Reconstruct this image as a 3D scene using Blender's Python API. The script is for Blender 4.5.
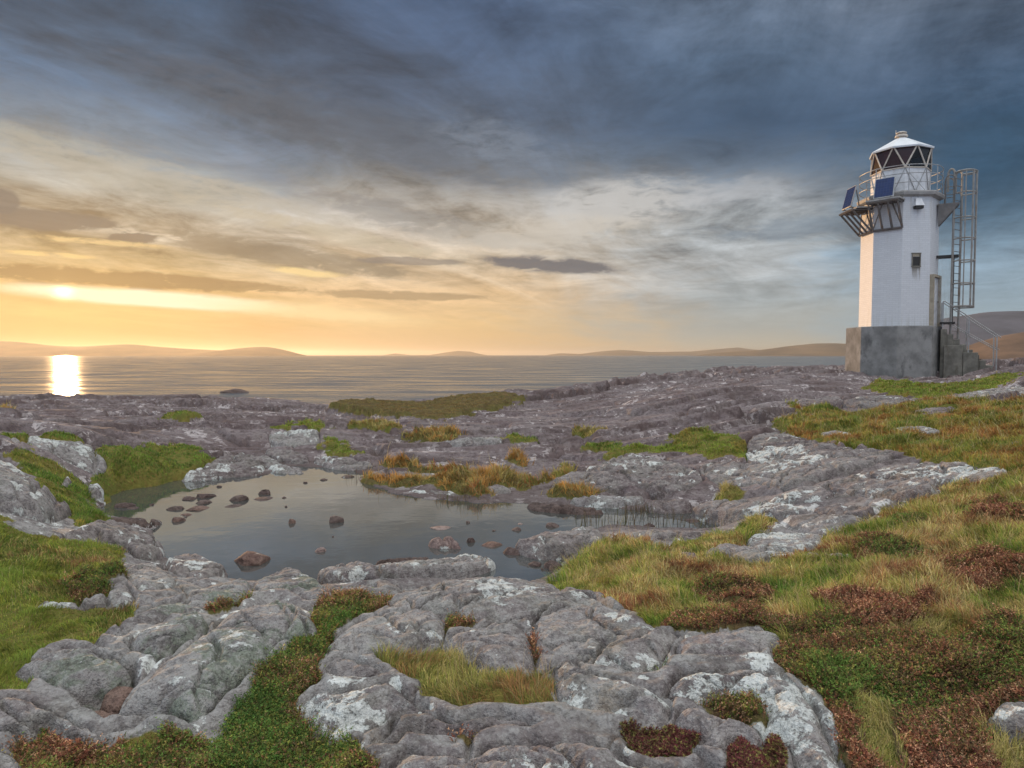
import bpy, math, random
import numpy as np
from mathutils import Vector, Matrix

for o in list(bpy.data.objects):
    bpy.data.objects.remove(o)
SC = bpy.context.scene
COL = SC.collection
R = math.radians
random.seed(7)
RNG = np.random.default_rng(11)

# ------------------------------------------------------------------ camera
FPX, CX, CY, PITCH, CAMZ = 683.0, 512.0, 384.0, math.atan(29 / 683.0), 1.8
cam = bpy.data.cameras.new('camera')
cam.sensor_width, cam.lens, cam.clip_start, cam.clip_end = 36.0, 36.0 * FPX / 1024.0, 0.05, 60000
camo = bpy.data.objects.new('camera', cam)
camo.location = (0, 0, CAMZ)
camo.rotation_euler = (math.pi / 2 - PITCH, 0, 0)
COL.objects.link(camo)
SC.camera = camo

# ------------------------------------------------------------------ view
SC.view_settings.view_transform = 'Standard'
SC.view_settings.look = 'None'
SC.view_settings.exposure = 0.0
SC.view_settings.gamma = 1.0
SC.view_settings.use_curve_mapping = False
SC.cycles.volume_bounces = 0
SC.cycles.max_bounces = 6
SC.cycles.diffuse_bounces = 3
SC.cycles.glossy_bounces = 3
SC.cycles.transparent_max_bounces = 8
SC.cycles.use_denoising = True
SC.cycles.sample_clamp_indirect = 4.0

# ------------------------------------------------------------------ node helper language
class E:
    """A value socket that can be combined with arithmetic."""
    nt = None
    def __init__(s, v): s.v = v
    @staticmethod
    def m(op, *a, clamp=False):
        n = E.nt.nodes.new('ShaderNodeMath'); n.operation = op; n.use_clamp = clamp
        for i, x in enumerate(a):
            x = x.v if isinstance(x, E) else x
            if isinstance(x, (int, float)): n.inputs[i].default_value = x
            else: E.nt.links.new(x, n.inputs[i])
        return E(n.outputs[0])
    def __add__(s, o): return E.m('ADD', s, o)
    __radd__ = __add__
    def __sub__(s, o): return E.m('SUBTRACT', s, o)
    def __rsub__(s, o): return E.m('SUBTRACT', o, s)
    def __mul__(s, o): return E.m('MULTIPLY', s, o)
    __rmul__ = __mul__
    def __truediv__(s, o): return E.m('DIVIDE', s, o)
    def __rtruediv__(s, o): return E.m('DIVIDE', o, s)
    def exp(s): return E.m('EXPONENT', s)
    def clamp(s): return E.m('ADD', s, 0.0, clamp=True)
    def sstep(s, a, b):
        n = E.nt.nodes.new('ShaderNodeMapRange'); n.interpolation_type = 'SMOOTHSTEP'
        E.nt.links.new(s.v, n.inputs['Value'])
        n.inputs['From Min'].default_value = a; n.inputs['From Max'].default_value = b
        return E(n.outputs[0])

def link(sock, val):
    val = val.v if isinstance(val, E) else val
    if isinstance(val, (int, float)): sock.default_value = val
    elif isinstance(val, (tuple, list)):
        sock.default_value = tuple(val) + ((1.0,) if len(val) == 3 and len(sock.default_value) == 4 else ())
    else: E.nt.links.new(val, sock)

def vec(x, y, z):
    n = E.nt.nodes.new('ShaderNodeCombineXYZ')
    for s, v in zip(n.inputs, (x, y, z)): link(s, v)
    return n.outputs[0]

def noise(v, scale, detail=4.0, rough=0.55, dist=0.0, col=False):
    n = E.nt.nodes.new('ShaderNodeTexNoise')
    link(n.inputs['Vector'], v)
    n.inputs['Scale'].default_value = scale; n.inputs['Detail'].default_value = detail
    n.inputs['Roughness'].default_value = rough; n.inputs['Distortion'].default_value = dist
    return n.outputs['Color'] if col else E(n.outputs['Fac'])

def mix(f, a, b, mode='MIX'):
    n = E.nt.nodes.new('ShaderNodeMix'); n.data_type = 'RGBA'; n.blend_type = mode
    link(n.inputs[0], f); link(n.inputs[6], a); link(n.inputs[7], b)
    return n.outputs[2]

def lin(r, g, b):
    f = lambda c: (c / 255 / 12.92) if c / 255 <= 0.04045 else ((c / 255 + 0.055) / 1.055) ** 2.4
    return (f(r), f(g), f(b))

def ramp(fac, stops, interp='LINEAR'):
    n = E.nt.nodes.new('ShaderNodeValToRGB'); cr = n.color_ramp; cr.interpolation = interp
    link(n.inputs[0], fac)
    while len(cr.elements) < len(stops): cr.elements.new(0.5)
    for e, (p, c) in zip(cr.elements, sorted(stops)):
        e.position = p; e.color = tuple(c) + (1.0,)
    return n.outputs[0]

# ------------------------------------------------------------------ sun and sky
SUN_AZ, SUN_EL = R(-33.2), R(4.6)
SUNV = Vector((math.sin(SUN_AZ) * math.cos(SUN_EL), math.cos(SUN_AZ) * math.cos(SUN_EL), math.sin(SUN_EL)))
sl = bpy.data.lights.new('sun', 'SUN')
sl.energy, sl.angle, sl.color = 3.0, R(0.5), (1.0, 0.60, 0.28)
so = bpy.data.objects.new('sun', sl)
so.rotation_euler = SUNV.to_track_quat('Z', 'Y').to_euler()
so.location = (-30, 40, 20)
COL.objects.link(so)

world = bpy.data.worlds.new('World'); SC.world = world; world.use_nodes = True
def build_world():
    nt = world.node_tree; nt.nodes.clear(); E.nt = nt
    out = nt.nodes.new('ShaderNodeOutputWorld')
    tc = nt.nodes.new('ShaderNodeTexCoord')
    sep = nt.nodes.new('ShaderNodeSeparateXYZ'); nt.links.new(tc.outputs['Generated'], sep.inputs[0])
    x, y, z = (E(s) for s in sep.outputs)
    az0 = E.m('ARCTAN2', x, y) * 57.29578
    el0 = E.m('ARCSINE', z) * 57.29578
    # clouds lie on flat layers: the texture space is the view ray cut by a level sheet
    zc = E.m('MAXIMUM', z, 0.0) + 0.10
    sheet = vec(x / zc, y / zc, 0.0)
    band = vec(az0 * 0.035, el0 * 0.16, 0.3)
    n1 = noise(sheet, 0.55, 6, 0.58, 0.6)
    n2 = noise(band, 1.1, 6, 0.6, 0.5)
    n3 = noise(band, 3.2, 6, 0.62, 0.8)
    sx, sy = x / zc, y / zc
    n4 = noise(vec((sx * .39 + sy * .92) * .30, sx * .92 - sy * .39, 2.0), 1.5, 8, 0.64, 0.9)
    n5 = noise(sheet, 2.4, 8, 0.66, 0.5)
    el = el0 + ((n2 - 0.5) * 5.0 + (n4 - 0.5) * 9.0) * el0.sstep(1.0, 12.0) + (n5 - 0.5) * 5.0 * el0.sstep(3.0, 14.0)
    az = az0 + (n3 - 0.5) * 14.0 + (n4 - 0.5) * 12.0
    t = (el / 90.0).clamp()
    def col(rows):
        st = [(max(0.0, e / 90.0), lin(*c)) for e, c in rows]
        return ramp(t, st)
    over = [(34, (146, 158, 174)), (46, (238, 238, 238)), (60, (255, 252, 246)), (90, (255, 252, 246))]
    left = col([(0, (200, 150, 92)), (1.6, (212, 166, 104)), (3.2, (228, 190, 126)), (5.0, (216, 180, 120)), (6.5, (200, 176, 134)),
                (8.5, (184, 170, 148)), (11.5, (176, 173, 162)), (14.0, (164, 166, 162)), (16.0, (116, 129, 140)), (20.0, (84, 104, 124)), (24, (70, 92, 114)), (27, (76, 97, 118))] + over)
    cent = col([(0, (220, 182, 132)), (2.5, (232, 196, 142)), (5.0, (228, 194, 150)), (8.0, (210, 192, 168)), (11.5, (182, 176, 168)),
                (14.5, (116, 121, 128)), (19.0, (94, 106, 124)), (24.0, (82, 98, 122)), (28, (76, 91, 114))] + over)
    rite = col([(0, (200, 190, 166)), (2.0, (174, 176, 170)), (4.5, (164, 172, 175)), (7.0, (178, 182, 184)), (10.0, (172, 178, 182)), (12.5, (176, 180, 184)),
                (14.5, (122, 136, 151)), (17.5, (84, 104, 128)), (22.0, (84, 103, 126)), (27, (94, 108, 127))] + over)
    fari = col([(0, (168, 182, 186)), (3.0, (152, 172, 184)), (6.0, (140, 162, 179)), (9.0, (110, 136, 156)), (12.0, (72, 102, 127)), (16.0, (60, 88, 116)), (20.0, (76, 95, 119)), (25, (92, 105, 123))] + over)
    c = mix(az.sstep(-30, -8), left, cent)
    c = mix(az.sstep(-4, 18), c, rite)
    c = mix(az.sstep(20, 33), c, fari)
    # behind and beside the camera the cloud deck is pale and broken
    back = ramp(t, [(0, lin(168, 180, 202)), (0.15, lin(178, 190, 210)), (0.35, lin(204, 212, 226)), (0.6, lin(255, 252, 246)), (1, lin(255, 252, 246))])
    c = mix(E.m('ABSOLUTE', az0).sstep(50, 95), c, back)
    boost = 1.0 + el0.sstep(38, 60) * .95
    c = mix(1.0, c, vec(boost, boost, boost), 'MULTIPLY')
    c = mix(el0.sstep(11, 19) * (1.0 - az0.sstep(-5, 25)) * .8, c, mix(1.0, c, (.86, .99, 1.12), 'MULTIPLY'))
    # broad light and dark lumps in the deck
    k = ((n1 - 0.5) * 0.6 + (n4 - 0.5) * 1.0 + (n5 - 0.5) * 1.0 + (n3 - 0.5) * 0.25) * el0.sstep(0.5, 11.0)
    lum = E.m('MAXIMUM', 1.0 + k * 2.3, 0.42)
    c = mix(1.0, c, vec(lum, lum, lum), 'MULTIPLY')
    # single clouds and breaks at their places in the sky
    wob = noise(vec(az0 * 0.20, el0 * 0.60, 1.7), 2.2, 7, 0.62, 0.4)
    wob2 = noise(vec(az0 * 0.05, el0 * 0.30, 5.1), 2.2, 6, 0.65, 0.6)
    def blob(a, e, sa, se, rot=0.0, sharp=True, lo=0.25, hi=0.6, wa=1.0):
        da, de = az0 - a, el0 - e
        cr, sr = math.cos(R(rot)), math.sin(R(rot))
        p = (da * cr + de * sr) / sa; q = (de * cr - da * sr) / se
        g = (-1.0 * (p * p + q * q)).exp()
        if sharp: return (g * (1.0 + wa * 3.0 * (wob - 0.5)) + (wob2 - 0.5) * 1.4 * wa * g).sstep(lo, hi)
        return g
    def put(c, f, rgb, amt): return mix(f * amt, c, lin(*rgb))
    # long dark band slanting down from the upper left, its pale under-edge
    c = put(c, blob(-12, 17.5, 17, 2.4, -11, lo=.15, hi=.9), (92, 99, 110), .55)
    c = put(c, blob(-2, 20, 22, 5.0, -8, False), (84, 95, 112), .35)
    c = put(c, blob(-30, 13.0, 11, 1.5, -9, lo=.2, hi=.9), (182, 178, 164), .55)
    c = put(c, blob(-19, 11.8, 9, 1.0, -12, lo=.3, hi=.9), (188, 182, 168), .45)
    c = put(c, blob(-8, 11.0, 12, 1.3, -12, lo=.2, hi=.9), (124, 124, 124), .5)
    c = put(c, blob(9, 12.3, 7.5, 1.8, 3, lo=.12, hi=.85), (204, 202, 199), .85)
    c = put(c, blob(-1, 16.5, 7, 2.4, -14, lo=.1, hi=1.3), (140, 152, 168), .5)
    c = put(c, blob(-14, 9.6, 12, .8, -10, lo=.2, hi=.9), (196, 184, 160), .6)
    c = put(c, blob(2, 9.9, 9, 1.3, 4, lo=.12, hi=.85), (208, 200, 188), .7)
    c = put(c, blob(17, 12.6, 5, 1.2, 6, lo=.3, hi=.9), (188, 190, 194), .5)
    c = put(c, blob(20, 17.5, 11, 3.6, 0, False), (58, 82, 110), .6)
    c = put(c, blob(21, 9.6, 7, 0.9, 0, lo=.2, hi=.9), (118, 134, 150), .5)
    c = put(c, blob(34, 12, 8, 4.0, 0, False), (50, 86, 116), .6)
    # streaks over the glow
    c = put(c, blob(-34, 9.2, 4.6, 0.62, 0, lo=.15, hi=.5), (114, 109, 104), .9)
    c = put(c, blob(-36.6, 10.2, .9, .7, 0, lo=.15, hi=.45), (112, 110, 108), .85)
    c = put(c, blob(-28.8, 8.5, 1.7, 0.50, 8, lo=.12, hi=.42), (118, 110, 102), .9)
    c = put(c, blob(-19, 7.9, 10, 0.85, -7, lo=.15, hi=.6), (142, 130, 112), .75)
    c = put(c, blob(-32, 5.5, 9.5, 0.62, -1, lo=.12, hi=.45), (146, 122, 88), .9)
    c = put(c, blob(-22, 5.3, 6, 0.40, -2, lo=.15, hi=.5), (158, 132, 96), .8)
    c = put(c, blob(-10, 4.9, 7, 0.34, -1, lo=.15, hi=.5), (168, 144, 112), .75)
    c = put(c, blob(3.2, 7.45, 5.2, 0.60, -4, lo=.15, hi=.6), (110, 109, 114), .92)
    c = put(c, blob(-8, 7.7, 4.0, 0.30, 0, lo=.15, hi=.5), (136, 128, 122), .7)
    c = put(c, blob(-17, 6.6, 3.2, 0.32, -4, lo=.2, hi=.9), (252, 222, 158), .8)
    c = put(c, blob(-31, 8.0, 5, 0.28, 0, lo=.3, hi=.9), (238, 208, 150), .7)
    c = put(c, blob(-34, 6.9, 3, 0.22, 0, lo=.3, hi=.9), (250, 218, 150), .6)
    # the break under the streak with the sun in it
    c = put(c, blob(-27.5, 4.15, 8.5, 0.55, -2.5, lo=.08, hi=.6, wa=.35), (255, 246, 214), .97)
    c = put(c, blob(-16, 3.4, 9, 0.7, -4, lo=.1, hi=1.0, wa=.5), (253, 226, 172), .7)
    d = nt.nodes.new('ShaderNodeVectorMath'); d.operation = 'DOT_PRODUCT'
    nt.links.new(tc.outputs['Generated'], d.inputs[0]); d.inputs[1].default_value = SUNV
    ang = E.m('ARCCOSINE', E.m('MINIMUM', E(d.outputs['Value']), 1.0)) * 57.29578
    under = 1.0 - el0.sstep(4.45, 4.95) * 0.93
    g1 = (-1.0 * (ang / 0.55) * (ang / 0.55)).exp() * under * 1.6
    g2 = (-1.0 * (ang / 5.0)).exp() * 0.08
    gl = nt.nodes.new('ShaderNodeVectorMath'); gl.operation = 'SCALE'
    gl.inputs[0].default_value = (1.0, 0.80, 0.46); link(gl.inputs['Scale'], g1)
    gm = nt.nodes.new('ShaderNodeVectorMath'); gm.operation = 'SCALE'
    gm.inputs[0].default_value = (1.0, 0.62, 0.18); link(gm.inputs['Scale'], g2)
    c = mix(1.0, c, gl.outputs[0], 'ADD'); c = mix(1.0, c, gm.outputs[0], 'ADD')
    # the clear sky behind the deck
    sky = nt.nodes.new('ShaderNodeTexSky'); sky.sky_type = 'NISHITA'; sky.sun_disc = False
    sky.sun_elevation = SUN_EL; sky.sun_rotation = SUN_AZ % (2 * math.pi); sky.air_density = 1.2; sky.dust_density = 1.5
    b1 = nt.nodes.new('ShaderNodeBackground'); nt.links.new(sky.outputs[0], b1.inputs[0]); b1.inputs[1].default_value = 0.08
    b2 = nt.nodes.new('ShaderNodeBackground'); link(b2.inputs[0], c); b2.inputs[1].default_value = 1.0
    ms = nt.nodes.new('ShaderNodeMixShader'); ms.inputs[0].default_value = 0.965
    nt.links.new(b1.outputs[0], ms.inputs[1]); nt.links.new(b2.outputs[0], ms.inputs[2])
    nt.links.new(ms.outputs[0], out.inputs[0])
    world.cycles.sampling_method = 'MANUAL'; world.cycles.sample_map_resolution = 1024
build_world()

# ------------------------------------------------------------------ numpy noise
PERM = np.random.default_rng(3).permutation(256).astype(np.int32)
PERM = np.concatenate([PERM, PERM])
_ga = np.random.default_rng(4).random(256) * 2 * np.pi
GX, GY = np.cos(_ga), np.sin(_ga)
def perlin(x, y, seed=0):
    x = np.asarray(x, float) + seed * 17.31; y = np.asarray(y, float) - seed * 9.77
    xi = np.floor(x).astype(np.int64); yi = np.floor(y).astype(np.int64)
    xf = x - xi; yf = y - yi
    u = xf * xf * xf * (xf * (xf * 6 - 15) + 10); v = yf * yf * yf * (yf * (yf * 6 - 15) + 10)
    def g(ix, iy, dx, dy):
        h = PERM[PERM[ix & 255] + (iy & 255)]
        return GX[h] * dx + GY[h] * dy
    a = g(xi, yi, xf, yf); b = g(xi + 1, yi, xf - 1, yf)
    c = g(xi, yi + 1, xf, yf - 1); d = g(xi + 1, yi + 1, xf - 1, yf - 1)
    return ((a + (b - a) * u) * (1 - v) + (c + (d - c) * u) * v) * 1.5
def fbm(x, y, oct=4, seed=0, gain=0.5, lac=2.03):
    s = 0; a = 1.0; t = 0
    for i in range(oct):
        s = s + a * perlin(x, y, seed + i * 5); t += a
        x = np.asarray(x) * lac; y = np.asarray(y) * lac; a *= gain
    return s / t
def billow(x, y, oct=3, seed=0):
    s = 0; a = 1.0; t = 0
    for i in range(oct):
        s = s + a * np.abs(perlin(x, y, seed + i * 5)); t += a
        x = np.asarray(x) * 2.1; y = np.asarray(y) * 2.1; a *= 0.45
    return s / t
def hash2(ix, iy, k):
    h = PERM[(PERM[(PERM[ix & 255] + (iy & 255)) & 255] + k) & 255]
    return h / 255.0
def voronoi(x, y, k=0):
    xi = np.floor(x).astype(np.int64); yi = np.floor(y).astype(np.int64)
    f1 = np.full(np.shape(x), 9.0); f2 = f1.copy(); idr = np.zeros(np.shape(x)); cx = idr.copy(); cy = idr.copy()
    for dx in (-1, 0, 1):
        for dy in (-1, 0, 1):
            a, b = xi + dx, yi + dy
            px = a + 0.1 + 0.8 * hash2(a, b, k + 1); py = b + 0.1 + 0.8 * hash2(a, b, k + 2)
            d = np.hypot(px - x, py - y)
            near = d < f1
            f2 = np.where(near, f1, np.minimum(f2, d))
            idr = np.where(near, hash2(a, b, k + 3), idr); cx = np.where(near, px, cx); cy = np.where(near, py, cy)
            f1 = np.where(near, d, f1)
    return f1, f2, idr, cx, cy
def ss(a, b, x):
    t = np.clip((x - a) / (b - a), 0, 1)
    return t * t * (3 - 2 * t)

# ------------------------------------------------------------------ photograph pixel -> view ray -> ground point
SP, CP = math.sin(PITCH), math.cos(PITCH)
def ray(px, py):
    a = (np.asarray(px, float) - CX) / FPX; b = (CY - np.asarray(py, float)) / FPX
    return a, CP + b * SP, -SP + b * CP
def at_depth(px, py, Y):
    dx, dy, dz = ray(px, py)
    return dx / dy * Y, Y, CAMZ + dz / dy * Y
def at_z(px, py, z):
    dx, dy, dz = ray(px, py)
    t = (z - CAMZ) / np.minimum(dz, -1e-3)
    return dx * t, dy * t
# heights of the lie of the land: (pixel x, pixel y, z)
CTRL = [(-500, 800, .32), (0, 768, .26), (256, 768, .24), (512, 768, .28), (768, 768, .30), (1024, 768, .36), (1500, 800, .5),
        (512, 1400, .28), (-400, 1400, .3), (1400, 1400, .4), (-500, 640, .45), (0, 640, .34), (200, 640, .28), (350, 610, .20), (500, 610, .22), (640, 620, .26), (800, 620, .36),
        (1024, 600, .56), (1500, 600, .9), (560, 585, .06), (430, 585, .08), (300, 585, .08), (180, 575, .10), (150, 520, .03), (112, 502, .03), (168, 548, .05), (200, 482, .03),
        (0, 520, .55), (-400, 520, .7), (60, 460, .50), (120, 455, .42), (210, 456, .18), (118, 535, .16),
        (260, 455, .10), (400, 470, .06), (500, 480, .06), (620, 495, .07), (700, 512, .06), (640, 545, .16), (720, 540, .16), (800, 530, .24),
        (600, 440, .26), (450, 440, .20), (300, 425, .26), (100, 415, .36), (0, 410, .42), (-400, 410, .5),
        (0, 396, .48), (200, 394, .46), (330, 402, .22), (420, 402, .10), (520, 393, .36), (600, 382, .62), (640, 376, .86), (700, 372, 1.0), (760, 366, 1.25),
        (850, 374, 1.06), (900, 376, 1.0), (960, 372, 1.1), (1024, 362, 1.5), (1300, 360, 1.6), (900, 397, .84), (900, 420, .74), (1024, 402, .96), (1300, 400, 1.1), (1024, 440, .84), (1300, 440, 1.1),
        (900, 470, .52), (1024, 480, .70), (1300, 480, 1.0), (800, 440, .52), (800, 490, .34), (700, 425, .46), (560, 412, .38), (430, 412, .28), (700, 395, .75), (600, 400, .5)]
_c = np.array(CTRL, float)
_x, _y = at_z(_c[:, 0], _c[:, 1], _c[:, 2])
def _uv(x, y):
    yc = np.maximum(y, 0.9)
    return 1.6 * x / (yc + 0.3), np.log(yc)
_cu, _cv = _uv(_x, _y)
def _tps(r2): return np.where(r2 > 1e-12, 0.5 * r2 * np.log(np.maximum(r2, 1e-12)), 0)
_n = len(_c)
_A = np.zeros((_n + 3, _n + 3)); _b = np.zeros(_n + 3)
_A[:_n, :_n] = _tps((_cu[:, None] - _cu) ** 2 + (_cv[:, None] - _cv) ** 2) + np.eye(_n) * 2e-3
_A[:_n, _n] = 1; _A[:_n, _n + 1] = _cu; _A[:_n, _n + 2] = _cv; _A[_n:, :_n] = _A[:_n, _n:].T
_b[:_n] = _c[:, 2]
_w = np.linalg.solve(_A, _b)
def base(x, y):
    x = np.asarray(x, float); y = np.asarray(y, float)
    sh = np.broadcast(x, y).shape
    u, v = _uv(np.broadcast_to(x, sh).ravel(), np.broadcast_to(y, sh).ravel())
    u = np.clip(u, -2.2, 2.2); v = np.clip(v, -.1, math.log(32))
    out = np.empty(len(u))
    for i in range(0, len(u), 20000):
        a, b = u[i:i + 20000], v[i:i + 20000]
        out[i:i + 20000] = _tps((a[:, None] - _cu) ** 2 + (b[:, None] - _cv) ** 2) @ _w[:_n] + _w[_n] + _w[_n + 1] * a + _w[_n + 2] * b
    return out.reshape(sh)
def ground_pt(px, py, off=0.0):
    px = np.asarray(px, float); py = np.asarray(py, float)
    lo = np.full(px.shape, 1.0); hi = np.full(px.shape, 42.0)
    dx, dy, dz = ray(px, py)
    Y = np.geomspace(1.0, 40.0, 160)                                  # first crossing of the ray with the land
    X = (dx / dy)[..., None] * Y; Z = CAMZ + (dz / dy)[..., None] * Y
    below = Z < base(X, Y + 0 * X) + off
    idx = np.where(below.any(-1), below.argmax(-1), len(Y) - 1)
    y1 = Y[idx]; y0 = Y[np.maximum(idx - 1, 0)]
    for _ in range(12):
        ym = (y0 + y1) / 2
        b = CAMZ + dz / dy * ym < base(dx / dy * ym, ym) + off
        y1 = np.where(b, ym, y1); y0 = np.where(b, y0, ym)
    return dx / dy * y1, y1

TILES = {'a': (0, 576), 'b': (256, 576), 'c': (512, 576), 'd': (768, 576), 'e': (0, 400), 'f': (256, 400), 'g': (512, 400), 'h': (768, 400)}
def pix(tile, pts):
    p = np.array(pts, float).reshape(-1, 2)
    if tile == 'p': return p
    ox, oy = TILES[tile]
    return p / 4.0 + (ox, oy)
def world_poly(tile, pts, off, drop=0.0):
    p = pix(tile, pts)
    # the far rim of a rock is seen at its top, the near rim at its foot
    rel = np.clip((p[:, 1] - p[:, 1].min()) / max(1e-6, np.ptp(p[:, 1])), 0, 1)
    x, y = zip(*[ground_pt(a, b, off - drop * r ** 1.3) for (a, b), r in zip(p, rel)])
    return np.stack([np.array(x, float), np.array(y, float)], 1)
def sdf(poly, x, y):
    """signed distance, positive inside"""
    d2 = np.full(np.shape(x), 1e18); ins = np.zeros(np.shape(x), bool)
    n = len(poly)
    for i in range(n):
        ax, ay = poly[i]; bx, by = poly[(i + 1) % n]
        ex, ey = bx - ax, by - ay
        t = np.clip(((x - ax) * ex + (y - ay) * ey) / (ex * ex + ey * ey + 1e-12), 0, 1)
        d2 = np.minimum(d2, (x - ax - t * ex) ** 2 + (y - ay - t * ey) ** 2)
        if ay != by:
            c = (ay > y) != (by > y)
            ins ^= c & (x < (bx - ax) * (y - ay) / (by - ay) + ax)
    return np.where(ins, 1, -1) * np.sqrt(d2)

# ------------------------------------------------------------------ mesh helpers
def tag(o, label=None, cat=None, group=None, kind=None):
    for k, v in (('label', label), ('category', cat), ('group', group), ('kind', kind)):
        if v: o[k] = v
    return o
def mesh_np(name, V, F, mat, smooth=True, parent=None, attrs=None, link_to=True):
    V = np.asarray(V, np.float32); F = np.asarray(F, np.int32)
    me = bpy.data.meshes.new(name)
    k = F.shape[1]
    me.vertices.add(len(V)); me.vertices.foreach_set('co', V.ravel())
    me.loops.add(F.size); me.loops.foreach_set('vertex_index', F.ravel())
    me.polygons.add(len(F)); me.polygons.foreach_set('loop_start', np.arange(0, F.size, k, dtype=np.int32))
    me.polygons.foreach_set('use_smooth', np.full(len(F), smooth))
    me.update(calc_edges=True)
    for an, (typ, data) in (attrs or {}).items():
        a = me.attributes.new(an, typ, 'POINT')
        a.data.foreach_set('color' if 'COLOR' in typ else 'value', np.asarray(data, np.float32).ravel())
    me.materials.append(mat)
    o = bpy.data.objects.new(name, me); COL.objects.link(o)
    if parent: o.parent = parent
    return o
def grid_faces(nr, nc, keep=None):
    i = np.arange(nr * nc).reshape(nr, nc)
    F = np.stack([i[:-1, :-1], i[:-1, 1:], i[1:, 1:], i[1:, :-1]], -1).reshape(-1, 4)
    if keep is not None: F = F[keep.ravel()[F].all(1)]
    return F
def compact(V, F, *arr):
    used = np.unique(F); m = np.full(len(V), -1); m[used] = np.arange(len(used))
    return (V[used], m[F]) + tuple(a[used] for a in arr)
def srf(name, obj_loc, o): o.location = obj_loc; return o

class MB:
    """collects boxes, tubes and prisms into one mesh"""
    def __init__(s): s.v = []; s.f = []
    def add(s, vs, fs):
        b = len(s.v); s.v += [tuple(v) for v in vs]; s.f += [tuple(i + b for i in f) for f in fs]; return s
    def box(s, c, size, rz=0.0, M=None):
        hx, hy, hz = (d / 2 for d in size)
        vs = [Vector((sx * hx, sy * hy, sz * hz)) for sz in (-1, 1) for sx, sy in ((-1, -1), (1, -1), (1, 1), (-1, 1))]
        M = M or Matrix.Rotation(rz, 4, 'Z')
        return s.add([M @ v + Vector(c) for v in vs], [(3, 2, 1, 0), (4, 5, 6, 7), (0, 1, 5, 4), (1, 2, 6, 5), (2, 3, 7, 6), (3, 0, 4, 7)])
    def tube(s, pts, r, n=6, closed=False):
        P = [Vector(p) for p in pts]; rings = []; vs = []; fs = []
        m = len(P); prev = None
        for i in range(m):
            a = P[(i - 1) % m] if (closed or i) else P[i]; b = P[(i + 1) % m] if (closed or i < m - 1) else P[i]
            t = (b - a).normalized()
            u = prev if prev is not None else (Vector((0, 0, 1)) if abs(t.z) < .9 else Vector((1, 0, 0)))
            u = (u - t * u.dot(t)).normalized(); prev = u; w = t.cross(u)
            rr = r[i] if isinstance(r, (list, tuple)) else r
            vs += [P[i] + (u * math.cos(2 * math.pi * k / n) + w * math.sin(2 * math.pi * k / n)) * rr for k in range(n)]
        for i in range(m if closed else m - 1):
            j = (i + 1) % m
            for k in range(n): fs.append((i * n + k, i * n + (k + 1) % n, j * n + (k + 1) % n, j * n + k))
        if not closed: fs += [tuple(range(n))[::-1], tuple(range((m - 1) * n, m * n))]
        return s.add(vs, fs)
    def rings(s, rings, cap0=True, cap1=True):
        n = len(rings[0]); vs = [v for r in rings for v in r]; fs = []
        for i in range(len(rings) - 1):
            for k in range(n): fs.append((i * n + k, i * n + (k + 1) % n, (i + 1) * n + (k + 1) % n, (i + 1) * n + k))
        if cap0: fs.append(tuple(range(n))[::-1])
        if cap1: fs.append(tuple(range((len(rings) - 1) * n, len(rings) * n)))
        return s.add(vs, fs)
    def build(s, name, mat, parent=None, bevel=0.0, smooth=False):
        me = bpy.data.meshes.new(name); me.from_pydata(s.v, [], s.f); me.update()
        if smooth: me.polygons.foreach_set('use_smooth', [True] * len(me.polygons))
        me.materials.append(mat)
        o = bpy.data.objects.new(name, me); COL.objects.link(o)
        if parent: o.parent = parent
        if bevel:
            m = o.modifiers.new('bevel', 'BEVEL'); m.width = bevel; m.segments = 2; m.limit_method = 'ANGLE'
        return o

# ------------------------------------------------------------------ materials
def new_mat(name):
    m = bpy.data.materials.new(name); m.use_nodes = True; nt = m.node_tree; nt.nodes.clear(); E.nt = nt
    out = nt.nodes.new('ShaderNodeOutputMaterial'); p = nt.nodes.new('ShaderNodeBsdfPrincipled')
    nt.links.new(p.outputs[0], out.inputs[0])
    return m, p
def wpos():
    return E.nt.nodes.new('ShaderNodeNewGeometry').outputs['Position']
def opos():
    return E.nt.nodes.new('ShaderNodeTexCoord').outputs['Object']
def attr(name):
    n = E.nt.nodes.new('ShaderNodeAttribute'); n.attribute_name = name; return n
def bump(p, h, strength, dist, prev=None):
    b = E.nt.nodes.new('ShaderNodeBump'); b.inputs['Strength'].default_value = strength; b.inputs['Distance'].default_value = dist
    link(b.inputs['Height'], h)
    if prev is not None: E.nt.links.new(prev, b.inputs['Normal'])
    E.nt.links.new(b.outputs[0], p.inputs['Normal'])
    return b.outputs[0]
def scaled(v, s):
    n = E.nt.nodes.new('ShaderNodeVectorMath'); n.operation = 'MULTIPLY'; link(n.inputs[0], v); n.inputs[1].default_value = s
    return n.outputs[0]
def vadd(v, w, k):
    n = E.nt.nodes.new('ShaderNodeVectorMath'); n.operation = 'MULTIPLY_ADD'; link(n.inputs[0], w); n.inputs[1].default_value = (k, k, k); link(n.inputs[2], v)
    return n.outputs[0]

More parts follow.
